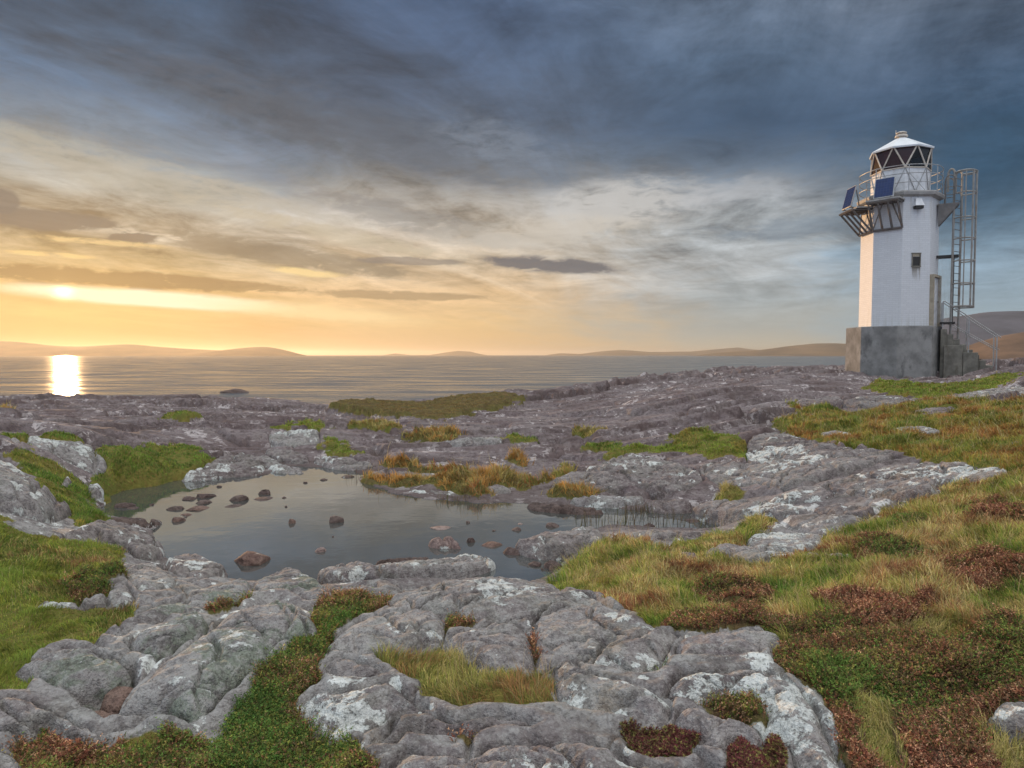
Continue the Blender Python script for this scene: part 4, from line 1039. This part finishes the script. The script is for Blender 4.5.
def ground_samples(n, weight):
    cw = weight.ravel(); cs = np.cumsum(cw); r = RNG.random(n) * cs[-1]
    idx = np.searchsorted(cs, r); idx = np.minimum(idx, len(cw) - 1)
    i, j = np.unravel_index(idx, weight.shape)
    a, b = RNG.random(n), RNG.random(n)
    def bil(A): return (A[i, j] * (1 - a) + A[i + 1, j] * a) * (1 - b) + (A[i, j + 1] * (1 - a) + A[i + 1, j + 1] * a) * b
    return bil(TX), bil(TY), bil(GZ), i, j
AREA = np.abs(np.diff(TX, axis=1)[:-1] * np.diff(TY, axis=0)[:, :-1])
def blades(x, y, z, h, w, lean, tint, phi=None, curl=.5):
    n = len(x); phi = RNG.random(n) * 2 * np.pi if phi is None else phi
    psi = RNG.random(n) * 2 * np.pi
    bx, by = np.cos(psi) * w / 2, np.sin(psi) * w / 2
    lx, ly = np.cos(phi) * lean * h, np.sin(phi) * lean * h
    hz = h * np.sqrt(np.clip(1 - (lean * .7) ** 2, .15, 1))
    V = np.empty((n, 5, 3))
    V[:, 0] = np.stack([x - bx, y - by, z - .01], 1); V[:, 1] = np.stack([x + bx, y + by, z - .01], 1)
    mx, my, mz = x + lx * .38, y + ly * .38, z + hz * .6
    V[:, 2] = np.stack([mx - bx * .75, my - by * .75, mz], 1); V[:, 3] = np.stack([mx + bx * .75, my + by * .75, mz], 1)
    V[:, 4] = np.stack([x + lx, y + ly, z + hz * (1 - curl * .3 * lean)], 1)
    F = (np.array([(0, 1, 3), (0, 3, 2), (2, 3, 4)])[None] + (np.arange(n) * 5)[:, None, None]).reshape(-1, 3)
    T = np.ones((n, 5, 4)); T[:, :, :3] = tint[:, None, :]
    return V.reshape(-1, 3), F, T.reshape(-1, 4)
def pick_tint(pal, x, y, n):
    W = np.array([w for w, _ in PAL[pal]]); C = np.array([c for _, c in PAL[pal]]); cum = np.cumsum(W) / W.sum()
    if pal.startswith('hea'):
        # every bush has its own colour
        _, _, idr, hx, hy = voronoi(x * 3.4, y * 3.4, 31)
        f = .55 * idr + .45 * (fbm(x * .9, y * .9, 3, 131) * 1.3 + .5) + RNG.normal(size=n) * .24
        g = 2.0
    else:
        # neighbouring plants share a colour: choose by a smooth field with some scatter
        f = fbm(x * 1.5, y * 1.5, 5, 130 + len(pal), .6) * 1.45 + .5 + RNG.normal(size=n) * .15
        g = 2.0 if pal in ('meadow', 'upper', 'orange', 'pocket') else 1.75
    k = np.minimum(np.searchsorted(cum, np.clip(f, 0, .999)), len(W) - 1)
    pat = 1 + .35 * fbm(x * 5, y * 5, 2, 133)
    return C[k] * g * (pat * RNG.uniform(.68, 1.36, n))[:, None] * RNG.uniform(.93, 1.07, (n, 3))
def join(parts):
    V, F, T = [], [], []; b = 0
    for v, f, t in parts:
        V.append(v); F.append(f + b); T.append(t); b += len(v)
    return np.concatenate(V), np.concatenate(F), np.concatenate(T)
LAB = {
 'meadow_left': ('grass', 'bright green turf on the left bank'), 'hump': ('grass', 'mossy green turf on the humps behind the pond'), 'bright': ('grass', 'bright green turf patches on the far rock'),
 'yellow': ('grass', 'straw coloured tufts scattered on the platform'), 'orange': ('grass', 'orange sedge along the far pond shore'), 'brown': ('grass', 'flat brown turf by the sea edge'),
 'meadow': ('grass', 'yellow green meadow grass right of the pond'), 'upper': ('grass', 'orange and green grass below the lighthouse'), 'pocket': ('grass', 'straw coloured grass in the rock hollow'),
 'heather': ('heather', 'red brown heather at the lower right'), 'heather_green': ('heather', 'dark green heather strip between the foreground slabs'), 'heather_dark': ('moss', 'dark maroon moss in the small rock hollows'),
}
def plant(pal):
    kind, label = LAB[pal]; pi_ = PALS.index(pal)
    ymid = TY[:-1, :-1]
    ok = (GPAL[:-1, :-1] == pi_) & (GVEG[:-1, :-1] > .2) & (GINS[:-1, :-1] < .02) & (GPD[:-1, :-1] < -.02) & (ymid > .9) & (ymid < 34)
    bare = ss(-.42, -.12, fbm(TX[:-1, :-1] * 2.3, TY[:-1, :-1] * 2.3, 4, 171))
    w = AREA * ok * np.clip(GVEG[:-1, :-1] * 1.3, 0, 1) ** 1.5 * (.25 + .75 * bare)
    lod = np.maximum(.0032, ymid * .00115)                 # blade width: not under three quarters of a pixel
    dens = np.where(ymid > 0, .42 / (lod * .06 * (1 + ymid * .05)) * 9.0, 0)
    if kind != 'grass': dens = dens * (3.0 if pal == 'heather_dark' else 1.3)
    else: dens = dens * np.where(ymid < 5, 1.6, 1.0)
    w = w * dens; n = int(w.sum())
    n = max(200, min(n, 150000 if kind == 'grass' else 60000))
    x, y, z, i, j = ground_samples(n, w)
    wd = np.maximum(.0026, y * .00095) * RNG.uniform(.7, 1.3, n)
    t = pick_tint(pal, x, y, n)
    parts = []
    if kind == 'grass':
        tall = {'hump': .050, 'bright': .050, 'brown': .022, 'meadow_left': .050, 'meadow': .085, 'upper': .09, 'orange': .13, 'pocket': .085, 'yellow': .10}[pal]
        clump = np.clip(.8 + 1.1 * fbm(x * 4.5, y * 4.5, 3, 140) + .7 * fbm(x * .9, y * .9, 2, 141), .22, 2.1)
        h = tall * .8 * clump * RNG.uniform(.5, 1.35, n) * (1 + y * .012)
        ph = 2.2 + fbm(x * 2.5, y * 2.5, 3, 150) * 7 + RNG.normal(size=n) * .7
        parts.append(blades(x, y, z, h, wd, RNG.uniform(.25, 1.3, n), t, ph))
        m = RNG.random(n) < (.05 if pal in ('meadow', 'pocket', 'upper', 'yellow', 'orange') else .012)        # dead straw stems standing above the sward
        k = int(m.sum())
        straw = np.array((.46, .36, .17)) * RNG.uniform(.6, 1.25, (k, 1))
        parts.append(blades(x[m], y[m], z[m], h[m] * RNG.uniform(1.5, 2.6, k), wd[m] * .6, RNG.uniform(.2, 1.1, k), straw, ph[m] + RNG.normal(size=k)))
    else:
        # heather sprigs: a leaning woody stem set with short leaf spikes
        tall = .050 if pal != 'heather_dark' else .018
        clump = np.clip(.8 + .9 * fbm(x * 4.0, y * 4.0, 3, 160), .25, 1.7)
        h = tall * clump * RNG.uniform(.5, 1.25, n) * (1 + y * .02)
        _, _, _, hx, hy = voronoi(x * 3.4, y * 3.4, 31)
        ph = np.arctan2(y * 3.4 - hy, x * 3.4 - hx) + RNG.normal(size=n) * .8; ln = RNG.uniform(.1, 1.1, n)
        parts.append(blades(x, y, z, h, wd * .5, ln, t * .6, ph))
        for k in range(9):
            u = RNG.uniform(.15, 1.05, n)
            px, py, pz = x + np.cos(ph) * ln * h * u, y + np.sin(ph) * ln * h * u, z + h * u * .85
            d = RNG.normal(size=(n, 3)); d[:, 2] = np.abs(d[:, 2]) * .7 + .1; d /= np.linalg.norm(d, axis=1)[:, None]
            e = RNG.normal(size=(n, 3)); e -= d * (e * d).sum(1)[:, None]; e /= np.linalg.norm(e, axis=1)[:, None]
            ll = (np.maximum(.0095, wd * 2.3) * RNG.uniform(.6, 1.3, n))[:, None]; ww = (np.maximum(.0021, wd * .50) * RNG.uniform(.8, 1.3, n))[:, None]
            b = np.stack([px, py, pz], 1)
            Vl = np.stack([b - e * ww, b + e * ww, b + d * ll], 1).reshape(-1, 3)
            Tl = np.ones((n, 3, 4)); Tl[:, :, :3] = (t * RNG.uniform(.6, 1.5, (n, 1)))[:, None, :]
            parts.append((Vl, np.arange(3 * n).reshape(-1, 3), Tl.reshape(-1, 4)))
    V, F, T = join(parts)
    o = mesh_np(kind, V, F, BLADE, False, None, {'tint': ('FLOAT_COLOR', T)})
    tag(o, label, kind, kind='stuff')
for p in PALS: plant(p)

def reeds():
    n = 230
    px = RNG.uniform(575, 735, n); py = 523 + RNG.normal(size=n) * 4.0
    px2 = RNG.normal(640, 9, 90); py2 = RNG.normal(513, 2.0, 90)
    px3 = RNG.normal(458, 10, 60); py3 = RNG.normal(501, 2.0, 60); px4 = RNG.uniform(345, 365, 24); py4 = RNG.normal(478, 2, 24)
    px = np.concatenate([px, px2, px3, px4]); py = np.concatenate([py, py2, py3, py4]); n = len(px)
    x, y = at_z(px, py, 0.0)
    C = np.array([(.14, .085, .035), (.20, .14, .06), (.09, .06, .03), (.12, .12, .03)])
    V, F, T = blades(x, y, np.full(n, -.02), RNG.uniform(.06, .21, n), np.full(n, .0058), RNG.uniform(.0, .5, n), C[RNG.integers(0, 4, n)])
    o = mesh_np('reeds', V, F, BLADE, False, None, {'tint': ('FLOAT_COLOR', T)})
    tag(o, 'thin brown reeds standing in the pond channel', 'reeds', kind='stuff')
reeds()

# ------------------------------------------------------------------ the lighthouse
LX, LY = (895.5 - 512) / FPX * 27 / CP, 27.0
LAZ = math.atan2(LX, LY)
def lz(py): return CAMZ + (355 - py) / 25.3            # height of a row of the photograph at the tower
LZ0 = lz(374) - .12
lh = bpy.data.objects.new('lighthouse', None); COL.objects.link(lh)
lh.location = (LX, LY, LZ0); lh.rotation_euler = (0, 0, -LAZ); lh.scale = (.965, .965, .975)
tag(lh, 'white brick lighthouse with glazed lantern on a grey concrete base', 'lighthouse')
ZB, ZT, ZD = lz(326) - LZ0, lz(199) - LZ0, lz(197) - LZ0          # base top, tower top, deck
ZL0, ZL1, ZR0, ZR1 = ZD + .14, lz(171) - LZ0, lz(149.5) - LZ0, lz(136) - LZ0
OCT = [R(-85 + 45 * k) for k in range(8)]
def pa(a, r, z): return Vector((r * math.sin(a), -r * math.cos(a), z))
def face_n(a): return Vector((math.sin(a), -math.cos(a), 0))
def oct_ring(r, z, off=0.0, dx=0.0): return [pa(a + off, r, z) + Vector((dx, 0, 0)) for a in OCT]
RT, RB, RL = 1.40, 1.72, 1.07
def wrap_attr(o, scale=1.0):
    """perimeter and height of every corner, for coursed surfaces"""
    me = o.data; a = me.attributes.new('wrap', 'FLOAT_VECTOR', 'CORNER'); buf = np.zeros(len(me.loops) * 3, np.float32)
    for p in me.polygons:
        n = p.normal; t = Vector((0, 0, 1)).cross(n)
        t = t.normalized() if t.length > 1e-4 else Vector((1, 0, 0)); up = n.cross(t)
        for li in p.loop_indices:
            co = me.vertices[me.loops[li].vertex_index].co
            buf[li * 3:li * 3 + 3] = (co.dot(t) + round(n.x * 3) * .113, co.dot(up), 0)
    a.data.foreach_set('vector', buf)
def build_lighthouse():
    b = MB().rings([oct_ring(RB * 1.01, -.6, 0, -.14), oct_ring(RB, ZB - .03, 0, -.14), oct_ring(RB - .03, ZB, 0, -.14)])
    b.build('base', M['conc'], lh)
    t = MB().rings([oct_ring(RT, ZB), oct_ring(RT * .985, ZT)]).build('tower', M['brick'], lh); wrap_attr(t)
    # gallery deck with a thick lip
    MB().rings([oct_ring(RT + .02, ZD - .16), oct_ring(RT + .15, ZD - .10), oct_ring(RT + .17, ZD), oct_ring(RT + .15, ZD + .05), oct_ring(RT + .02, ZD + .06)]).build('gallery_deck', M['deck'], lh)
    # lantern
    off = R(-36.5) - OCT[1]
    lw = MB().rings([oct_ring(RL, ZD + .05, off), oct_ring(RL, ZL1, off)])
    lw.build('lantern_wall', M['white'], lh)
    rb = MB()
    for k in range(8):                                                   # raised triangular seams of the wall panels
        a0, a1 = OCT[k] + off, OCT[(k + 1) % 8] + off + (2 * math.pi if k == 7 else 0)
        mid = (a0 + a1) / 2; rm = (RL + .012) * math.cos(R(22.5))
        for p in (pa(a0, RL + .012, ZL1), pa(a1, RL + .012, ZL1)): rb.tube([pa(mid, rm + .012, ZD + .1), p], .016, 5)
    rb.build('panel_seam', M['rail'], lh)
    topoff = off + R(22.5)
    bot, top = oct_ring(RL + .01, ZL1, off), oct_ring(RL + .01, ZR0, topoff)
    gz = MB(); rz = MB(); fr = MB()
    for k in range(8):
        j = (k + 1) % 8
        for tri, c in (((bot[k], bot[j], top[k]), Vector()), ((top[k], bot[j], top[j]), Vector())):
            ctr = sum(tri, Vector()) / 3
            tr = [ctr + (p - ctr) * .985 - Vector((ctr.x, ctr.y, 0)).normalized() * .02 for p in tri]
            ang = math.atan2(ctr.x, -ctr.y)
            (rz if R(-100) < ang < R(14) else gz).add(tr, [(0, 1, 2)])
        fr.tube([bot[k], top[k]], .030, 6); fr.tube([top[k], bot[j]], .030, 6); fr.tube([bot[k], bot[j]], .028, 6); fr.tube([top[k], top[j]], .03, 6)
    gz.build('lantern_glass', M['glass'], lh); rz.build('red_lantern_glass', M['redglass'], lh); fr.build('glazing_frame', M['cream'], lh)
    # the lamp: pedestal, ribbed drum and shuttering inside
    lp = MB()
    def cyl(r, z): return [Vector((r * math.cos(2 * math.pi * k / 20), r * math.sin(2 * math.pi * k / 20), z)) for k in range(20)]
    lp.rings([cyl(.22, ZL1 - .4), cyl(.22, ZL1 + .1), cyl(.34, ZL1 + .12)] + [cyl(.30 + .04 * (i % 2), ZL1 + .12 + i * .05) for i in range(1, 11)] + [cyl(.2, ZL1 + .66)])
    lp.build('lamp', M['dark'], lh, smooth=False)
    sc = MB()
    ang = [R(-118 + i * 9) for i in range(14)]
    for a0, a1 in zip(ang, ang[1:]):
        sc.add([pa(a0, .74, ZL1 - .1), pa(a1, .74, ZL1 - .1), pa(a1, .74, ZR0 + .1), pa(a0, .74, ZR0 + .1), pa(a0, .72, ZL1 - .1), pa(a1, .72, ZL1 - .1), pa(a1, .72, ZR0 + .1), pa(a0, .72, ZR0 + .1)], [(0, 1, 2, 3), (7, 6, 5, 4)])
    sc.build('lantern_screen', M['dark'], lh)
    # roof
    rf = MB().rings([oct_ring(RL + .03, ZR0 - .06, topoff), oct_ring(RL + .10, ZR0 - .07, topoff), oct_ring(RL + .11, ZR0 - .01, topoff), oct_ring(.62, ZR0 + .30, topoff), oct_ring(.26, ZR1 - .03, topoff), oct_ring(.2, ZR1, topoff)]).build('roof', M['roof'], lh)
    vt = MB(); vt.rings([cyl(.14, ZR1 - .03), cyl(.14, ZR1 + .10)]); vt.rings([cyl(.23, ZR1 + .06), cyl(.24, ZR1 + .10), cyl(.20, ZR1 + .14), cyl(.10, ZR1 + .16)])
    vt.rings([cyl(.19, ZR1 + .20), cyl(.20, ZR1 + .23), cyl(.12, ZR1 + .27)]); vt.rings([cyl(.08, ZR1 + .1), cyl(.08, ZR1 + .25)])
    vt.build('roof_vent', M['cream'], rf, smooth=False)
    li = MB(); li.tube([(-.20, 0, ZR1), (-.20, 0, ZR1 + .36)], .014, 5); li.build('lightning_rod', M['cream'], rf)
    # railing round the deck
    ra = MB(); rr = RT + .10; hz = 1.02
    for k in range(8): ra.tube([pa(OCT[k] + R(6), rr, ZD), pa(OCT[k] + R(6), rr, ZD + hz)], .018, 5)
    for h in (.36, .70, hz):
        pts = [pa(OCT[0] + R(6) + 2 * math.pi * i / 48, rr * (1 - .02 * abs(math.sin(4 * (2 * math.pi * i / 48)))), ZD + h) for i in range(48)]
        ra.tube(pts, .016, 5, closed=True)
    for k in (1, 2, 3):
        ra.tube([pa(OCT[k] + R(6), rr, ZD + hz * .7), pa(OCT[k] + R(30), rr * .97, ZD + .05)], .010, 4)
    ra.build('railing', M['rail'], lh)
    # two bracketed platforms carrying solar panels
    for a, w, wp, hp, out, zrow in ((R(-62.5), 1.04, .72, .80, .82, 209), (R(-17.5), 1.06, .66, .74, .62, 206)):
        n = face_n(a); t = Vector((0, 0, 1)).cross(n); rin = RT * math.cos(R(22.5)) + .03
        Z0, Z1 = lz(231) - LZ0, lz(zrow) - LZ0
        def P(s, d, z): return n * (rin + d) + t * s + Vector((0, 0, z))
        br = MB()
        br.tube([P(-w / 2, .03, Z0), P(w / 2, .03, Z0)], .05, 4)
        br.tube([P(-w / 2 - .05, out, Z1), P(w / 2 + .05, out, Z1)], .055, 4)
        br.tube([P(-w / 2 - .05, .03, Z1 + .02), P(w / 2 + .05, .03, Z1 + .02)], .04, 4)
        for s in (-w / 2, -w / 6, w / 6, w / 2):
            br.tube([P(s, .03, Z0), P(s, out, Z1)], .045, 4); br.tube([P(s, .03, Z1), P(s, out, Z1)], .04, 4)
        br.tube([P(-w / 2, .03, Z0 + .06), P(-w / 6, .10, Z1)], .02, 4); br.tube([P(w / 2, .03, Z0 + .06), P(w / 6, .10, Z1)], .03, 4)
        br.build('panel_bracket', M['steel'], lh)
        pl = MB(); Rm = Matrix.Rotation(math.atan2(t.y, t.x), 4, 'Z')
        pl.box(P(0, .34, Z1 + .075), (w + .16, .66, .07), M=Rm); pl.build('bracket_platform', M['deck'], lh, bevel=.01)
        # the panel leans back on the platform's outer edge
        tilt = Matrix.Rotation(R(-14), 4, 'X'); Mx = Rm @ tilt
        c = P(.02, out - .12, Z1 + .16 + hp / 2)
        pf = MB(); pf.box(c, (wp + .07, .05, hp + .07), M=Mx); fo = pf.build('solar_panel', M['rail'], lh, bevel=.006)
        up = (tilt.to_3x3() @ Vector((0, 0, 1))); fw = Mx @ Vector((0, -1, 0))
        ce = MB(); ce.box(c + fw * .028, (wp, .008, hp), M=Mx); co = ce.build('solar_cells', M['cells'], fo); wrap_attr(co)
        for s in (-wp / 2 + .06, wp / 2 - .06):
            lg = MB()
            lg.tube([P(s, out - .40, Z1 + .1), P(s, out - .26, Z1 + .1 + hp * .9)], .02, 4); lg.tube([P(s, out - .40, Z1 + .12), P(s, out - .05, Z1 + .13)], .02, 4)
            lg.tube([P(s, out - .02, Z1 + .1), P(s, out - .02, Z1 + .2)], .025, 4)
            lg.build('panel_stand', M['steel'], fo)
    # window slot, lamp box, conduit and door on their faces
    n = face_n(R(27.5)); t = Vector((0, 0, 1)).cross(n); rin = RT * math.cos(R(22.5))
    Rm = Matrix.Rotation(math.atan2(t.y, t.x), 4, 'Z')
    def Q(s, d, z): return n * (rin * (1 - .015 * (z - ZB) / (ZT - ZB)) + d) + t * s + Vector((0, 0, z))
    wz = lz(262) - LZ0
    w = MB()
    for s in (-.15, .15): w.box(Q(s, .01, wz), (.035, .05, .50), M=Rm)
    for h in (-.25, .25): w.box(Q(0, .012, wz + h), (.36, .06, .04), M=Rm)
    wo = w.build('window', M['conc2'], lh)
    g = MB(); g.box(Q(0, .0, wz - .06), (.26, .02, .36), M=Rm); g.build('pane', M['dark'], wo)
    g = MB(); g.box(Q(0, .006, wz + .18), (.26, .02, .10), M=Rm); g.build('shutter', M['door'], wo)
    st = MB(); rr_ = random.Random(5)
    pts = []
    for q in range(9):
        s0 = -.15 + q * .036; st.add([Q(s0, .004, wz - .27), Q(s0 + .030, .004, wz - .27), Q(s0 + .018, .004, wz - .27 - rr_.uniform(.12, .62)), ], [(0, 2, 1), (0, 1, 2)])
    st.build('rust_streaks', M['rust'], wo)
    z0 = lz(209) - LZ0
    bx = MB()
    hw = [(.10, .16), (.16, .02)]
    bx.add([Q(s * .10, d, z0 + .24) for s, d in ((-1, 0), (1, 0), (1, .10), (-1, .10))] + [Q(s * .17, d, z0 - .06) for s, d in ((-1, 0), (1, 0), (1, .22), (-1, .22))],
           [(0, 1, 2, 3), (7, 6, 5, 4), (0, 4, 5, 1), (1, 5, 6, 2), (2, 6, 7, 3), (3, 7, 4, 0)])
    vo = bx.build('vent_hood', M['white'], lh)
    g = MB(); g.box(Q(0, .10, z0 - .12), (.30, .18, .10), M=Rm); g.build('vent_grille', M['dark'], vo)
    n2 = face_n(R(72.5)); t2 = Vector((0, 0, 1)).cross(n2); R2 = Matrix.Rotation(math.atan2(t2.y, t2.x), 4, 'Z')
    def D(s, d, z): return n2 * (rin * .997 + d) + t2 * s + Vector((0, 0, z))
    hd = lz(276) - LZ0 - ZB
    d = MB()
    for s in (-.44, .44): d.box(D(s, .06, ZB + hd / 2), (.10, .16, hd), M=R2)
    d.box(D(0, .062, ZB + hd - .04), (.78, .155, .09), M=R2)
    do = d.build('door_frame', M['door'], lh)
    g = MB(); g.box(D(0, .03, ZB + hd / 2 - .05), (.77, .05, hd - .11), M=R2); dd = g.build('door', M['white'], do)
    g = MB(); g.tube([D(.28, .06, ZB + .95), D(.28, .11, ZB + .95), D(.18, .11, ZB + .95)], .014, 5); g.build('door_handle', M['dark'], do)
    # caged ladder to the gallery
    A, B = Vector((1.84, -.22, 0)), Vector((2.12, .24, 0)); ab = (B - A).normalized(); pr = Vector((ab.y, -ab.x, 0))
    zb, zt = lz(345) - LZ0, lz(178) - LZ0
    root = bpy.data.objects.new('ladder', None); COL.objects.link(root); root.parent = lh
    for p in (A, B):
        l = MB(); arch = [p + Vector((0, 0, z)) for z in (zb - .45, zt)]
        ctr = (A + B) / 2
        l.tube(arch + [p + Vector((0, 0, zt)) - pr * .12 * (1 - math.cos(i * math.pi / 8)) + Vector((0, 0, .20 * math.sin(i * math.pi / 8))) for i in range(1, 9)] + [p - pr * .24 + Vector((0, 0, ZD + .1))], .042, 6)
        l.build('stile', M['cage'], root)
    z = zb
    while z < zt:
        MB().tube([A + Vector((0, 0, z)), B + Vector((0, 0, z))], .014, 5).build('rung', M['steel'], root); z += .28
    ctr = (A + B) / 2
    def hoop(z, bul=.62):
        half = (B - A).length / 2; pts = []
        for i in range(17):
            u = math.pi * i / 16
            pts.append(ctr - ab * (max(half, .34 * math.sin(u) + half) if 0 < i < 16 else half) * math.cos(u) + pr * bul * math.sin(u) ** .8 + Vector((0, 0, z)))
        return pts
    hs = [lz(v) - LZ0 for v in (177, 197.5, 221.5, 241.5, 263, 285, 307)]
    for i, z in enumerate(hs):
        h = MB(); h.tube(hoop(z), .028, 5)
        if i in (0, 6): h.tube(hoop(z - .05), .018, 5)
        h.build('cage_hoop', M['cage'], root)
    for i in (4, 7, 9, 12):
        MB().tube([hoop(hs[-1] - .05)[i], hoop(hs[0])[i]], .036 if i in (7, 9) else .024, 5).build('cage_bar', M['cage'], root)
    # step-over platform with its wedge bracket, tie beam and wire guard
    px = RT * .99
    bp = MB(); zp = lz(207) - LZ0
    bp.box((1.66, .0, zp), (.72, .62, .06))
    for y in (-.28, .28):
        bp.add([(px - .06, y - .02, zp - .03), (2.0, y - .02, zp - .03), (px - .06, y - .02, zp - .85), (px - .06, y + .02, zp - .03), (2.0, y + .02, zp - .03), (px - .06, y + .02, zp - .85)], [(0, 2, 1), (3, 4, 5), (0, 1, 4, 3), (1, 2, 5, 4), (2, 0, 3, 5)])
    bp.build('ladder_platform', M['steel'], lh)
    hr = MB()
    for y in (-.30, .30):
        hr.tube([(1.55, y, zp), (1.55, y, zp + .95)] + [(1.70 + .15 * -math.cos(i * math.pi / 8), y, zp + .95 + .15 * math.sin(i * math.pi / 8)) for i in range(1, 8)] + [(1.86, y, zp + .95), (1.86, y, zp)], .022, 5)
        for h in (.35, .65): hr.tube([(1.55, y, zp + h), (1.86, y, zp + h)], .015, 5)
    hr.build('platform_rail', M['steel'], lh)
    be = MB(); zz = lz(257.5) - LZ0
    be.box((1.68, -.12, zz), (.74, .09, .11)); be.box((1.68, .14, zz), (.74, .07, .09)); be.build('tie_beam', M['dark'], lh)
    gd = MB(); z0, z1 = lz(322) - LZ0, zz
    for i in range(1, 12): gd.tube([(1.34 + i * .045, -.14, z0), (1.34 + i * .045, -.14, z1)], .004, 3)
    for i in range(0, 52): gd.tube([(1.34, -.14, z0 + (z1 - z0) * i / 52), (1.88, -.14, z0 + (z1 - z0) * i / 52)], .004, 3)
    gd.build('wire_guard', M['rail'], lh)
    gf = MB(); gf.tube([(1.88, -.14, z0 - .1), (1.88, -.14, z1)], .035, 4); gf.build('guard_post', M['dark'], lh)
build_lighthouse()

def build_steps():
    s = bpy.data.objects.new('concrete_steps', None); COL.objects.link(s); s.location = lh.location; s.rotation_euler = lh.rotation_euler; s.scale = lh.scale
    tag(s, 'concrete steps with thin steel handrails beside the lighthouse base', 'steps')
    b = MB(); n = 9; x0, x1 = 1.50, 3.42; zt = ZB - .12
    for i in range(n):
        xa = x0 + (x1 - x0) * i / n; top = zt * (1 - i / n) + .10 * (i / n)
        b.box((( xa + x1) / 2 if False else xa + (x1 - x0) / n / 2, .02, (top - .7) / 2), ((x1 - x0) / n - .002, 1.0 - .004 * i, top + .7))
    b.build('flight', M['conc2'], s, bevel=.015)
    w = MB(); w.box((1.92, -.58, lz(345) / 2 - LZ0 / 2 - .3), (.62, .20, lz(345) - LZ0 + .6)); w.box((2.48, -.585, lz(352) / 2 - LZ0 / 2 - .3), (.48, .19, lz(352) - LZ0 + .6))
    w.build('cheek_wall', M['conc2'], s, bevel=.02)
    l = MB(); l.box((1.72, -.05, lz(323) - LZ0), (.50, .9, .06)); l.build('landing', M['dark'], s)
    top = lz(302) - LZ0; end = lz(338) - LZ0
    for y in (-.46, .50):
        h = MB(); xs = (1.56, 2.42, 3.32); drop = (top - end) / (3.45 - 1.62)
        zl = lambda x: top - max(0, x - 1.62) * drop
        h.tube([(1.56, y, zl(1.56)), (1.62, y, zl(1.62)), (3.45, y, end)], .020, 5)
        h.tube([(1.62, y, top - .82 * .9), (3.40, y, end - .45)], .016, 5)
        for x in xs: h.tube([(x, y, zl(x) - (1.0 if x < 2 else 1.55)), (x, y, zl(x))], .024, 5)
        h.build('handrail', M['rail'], s)
build_steps()
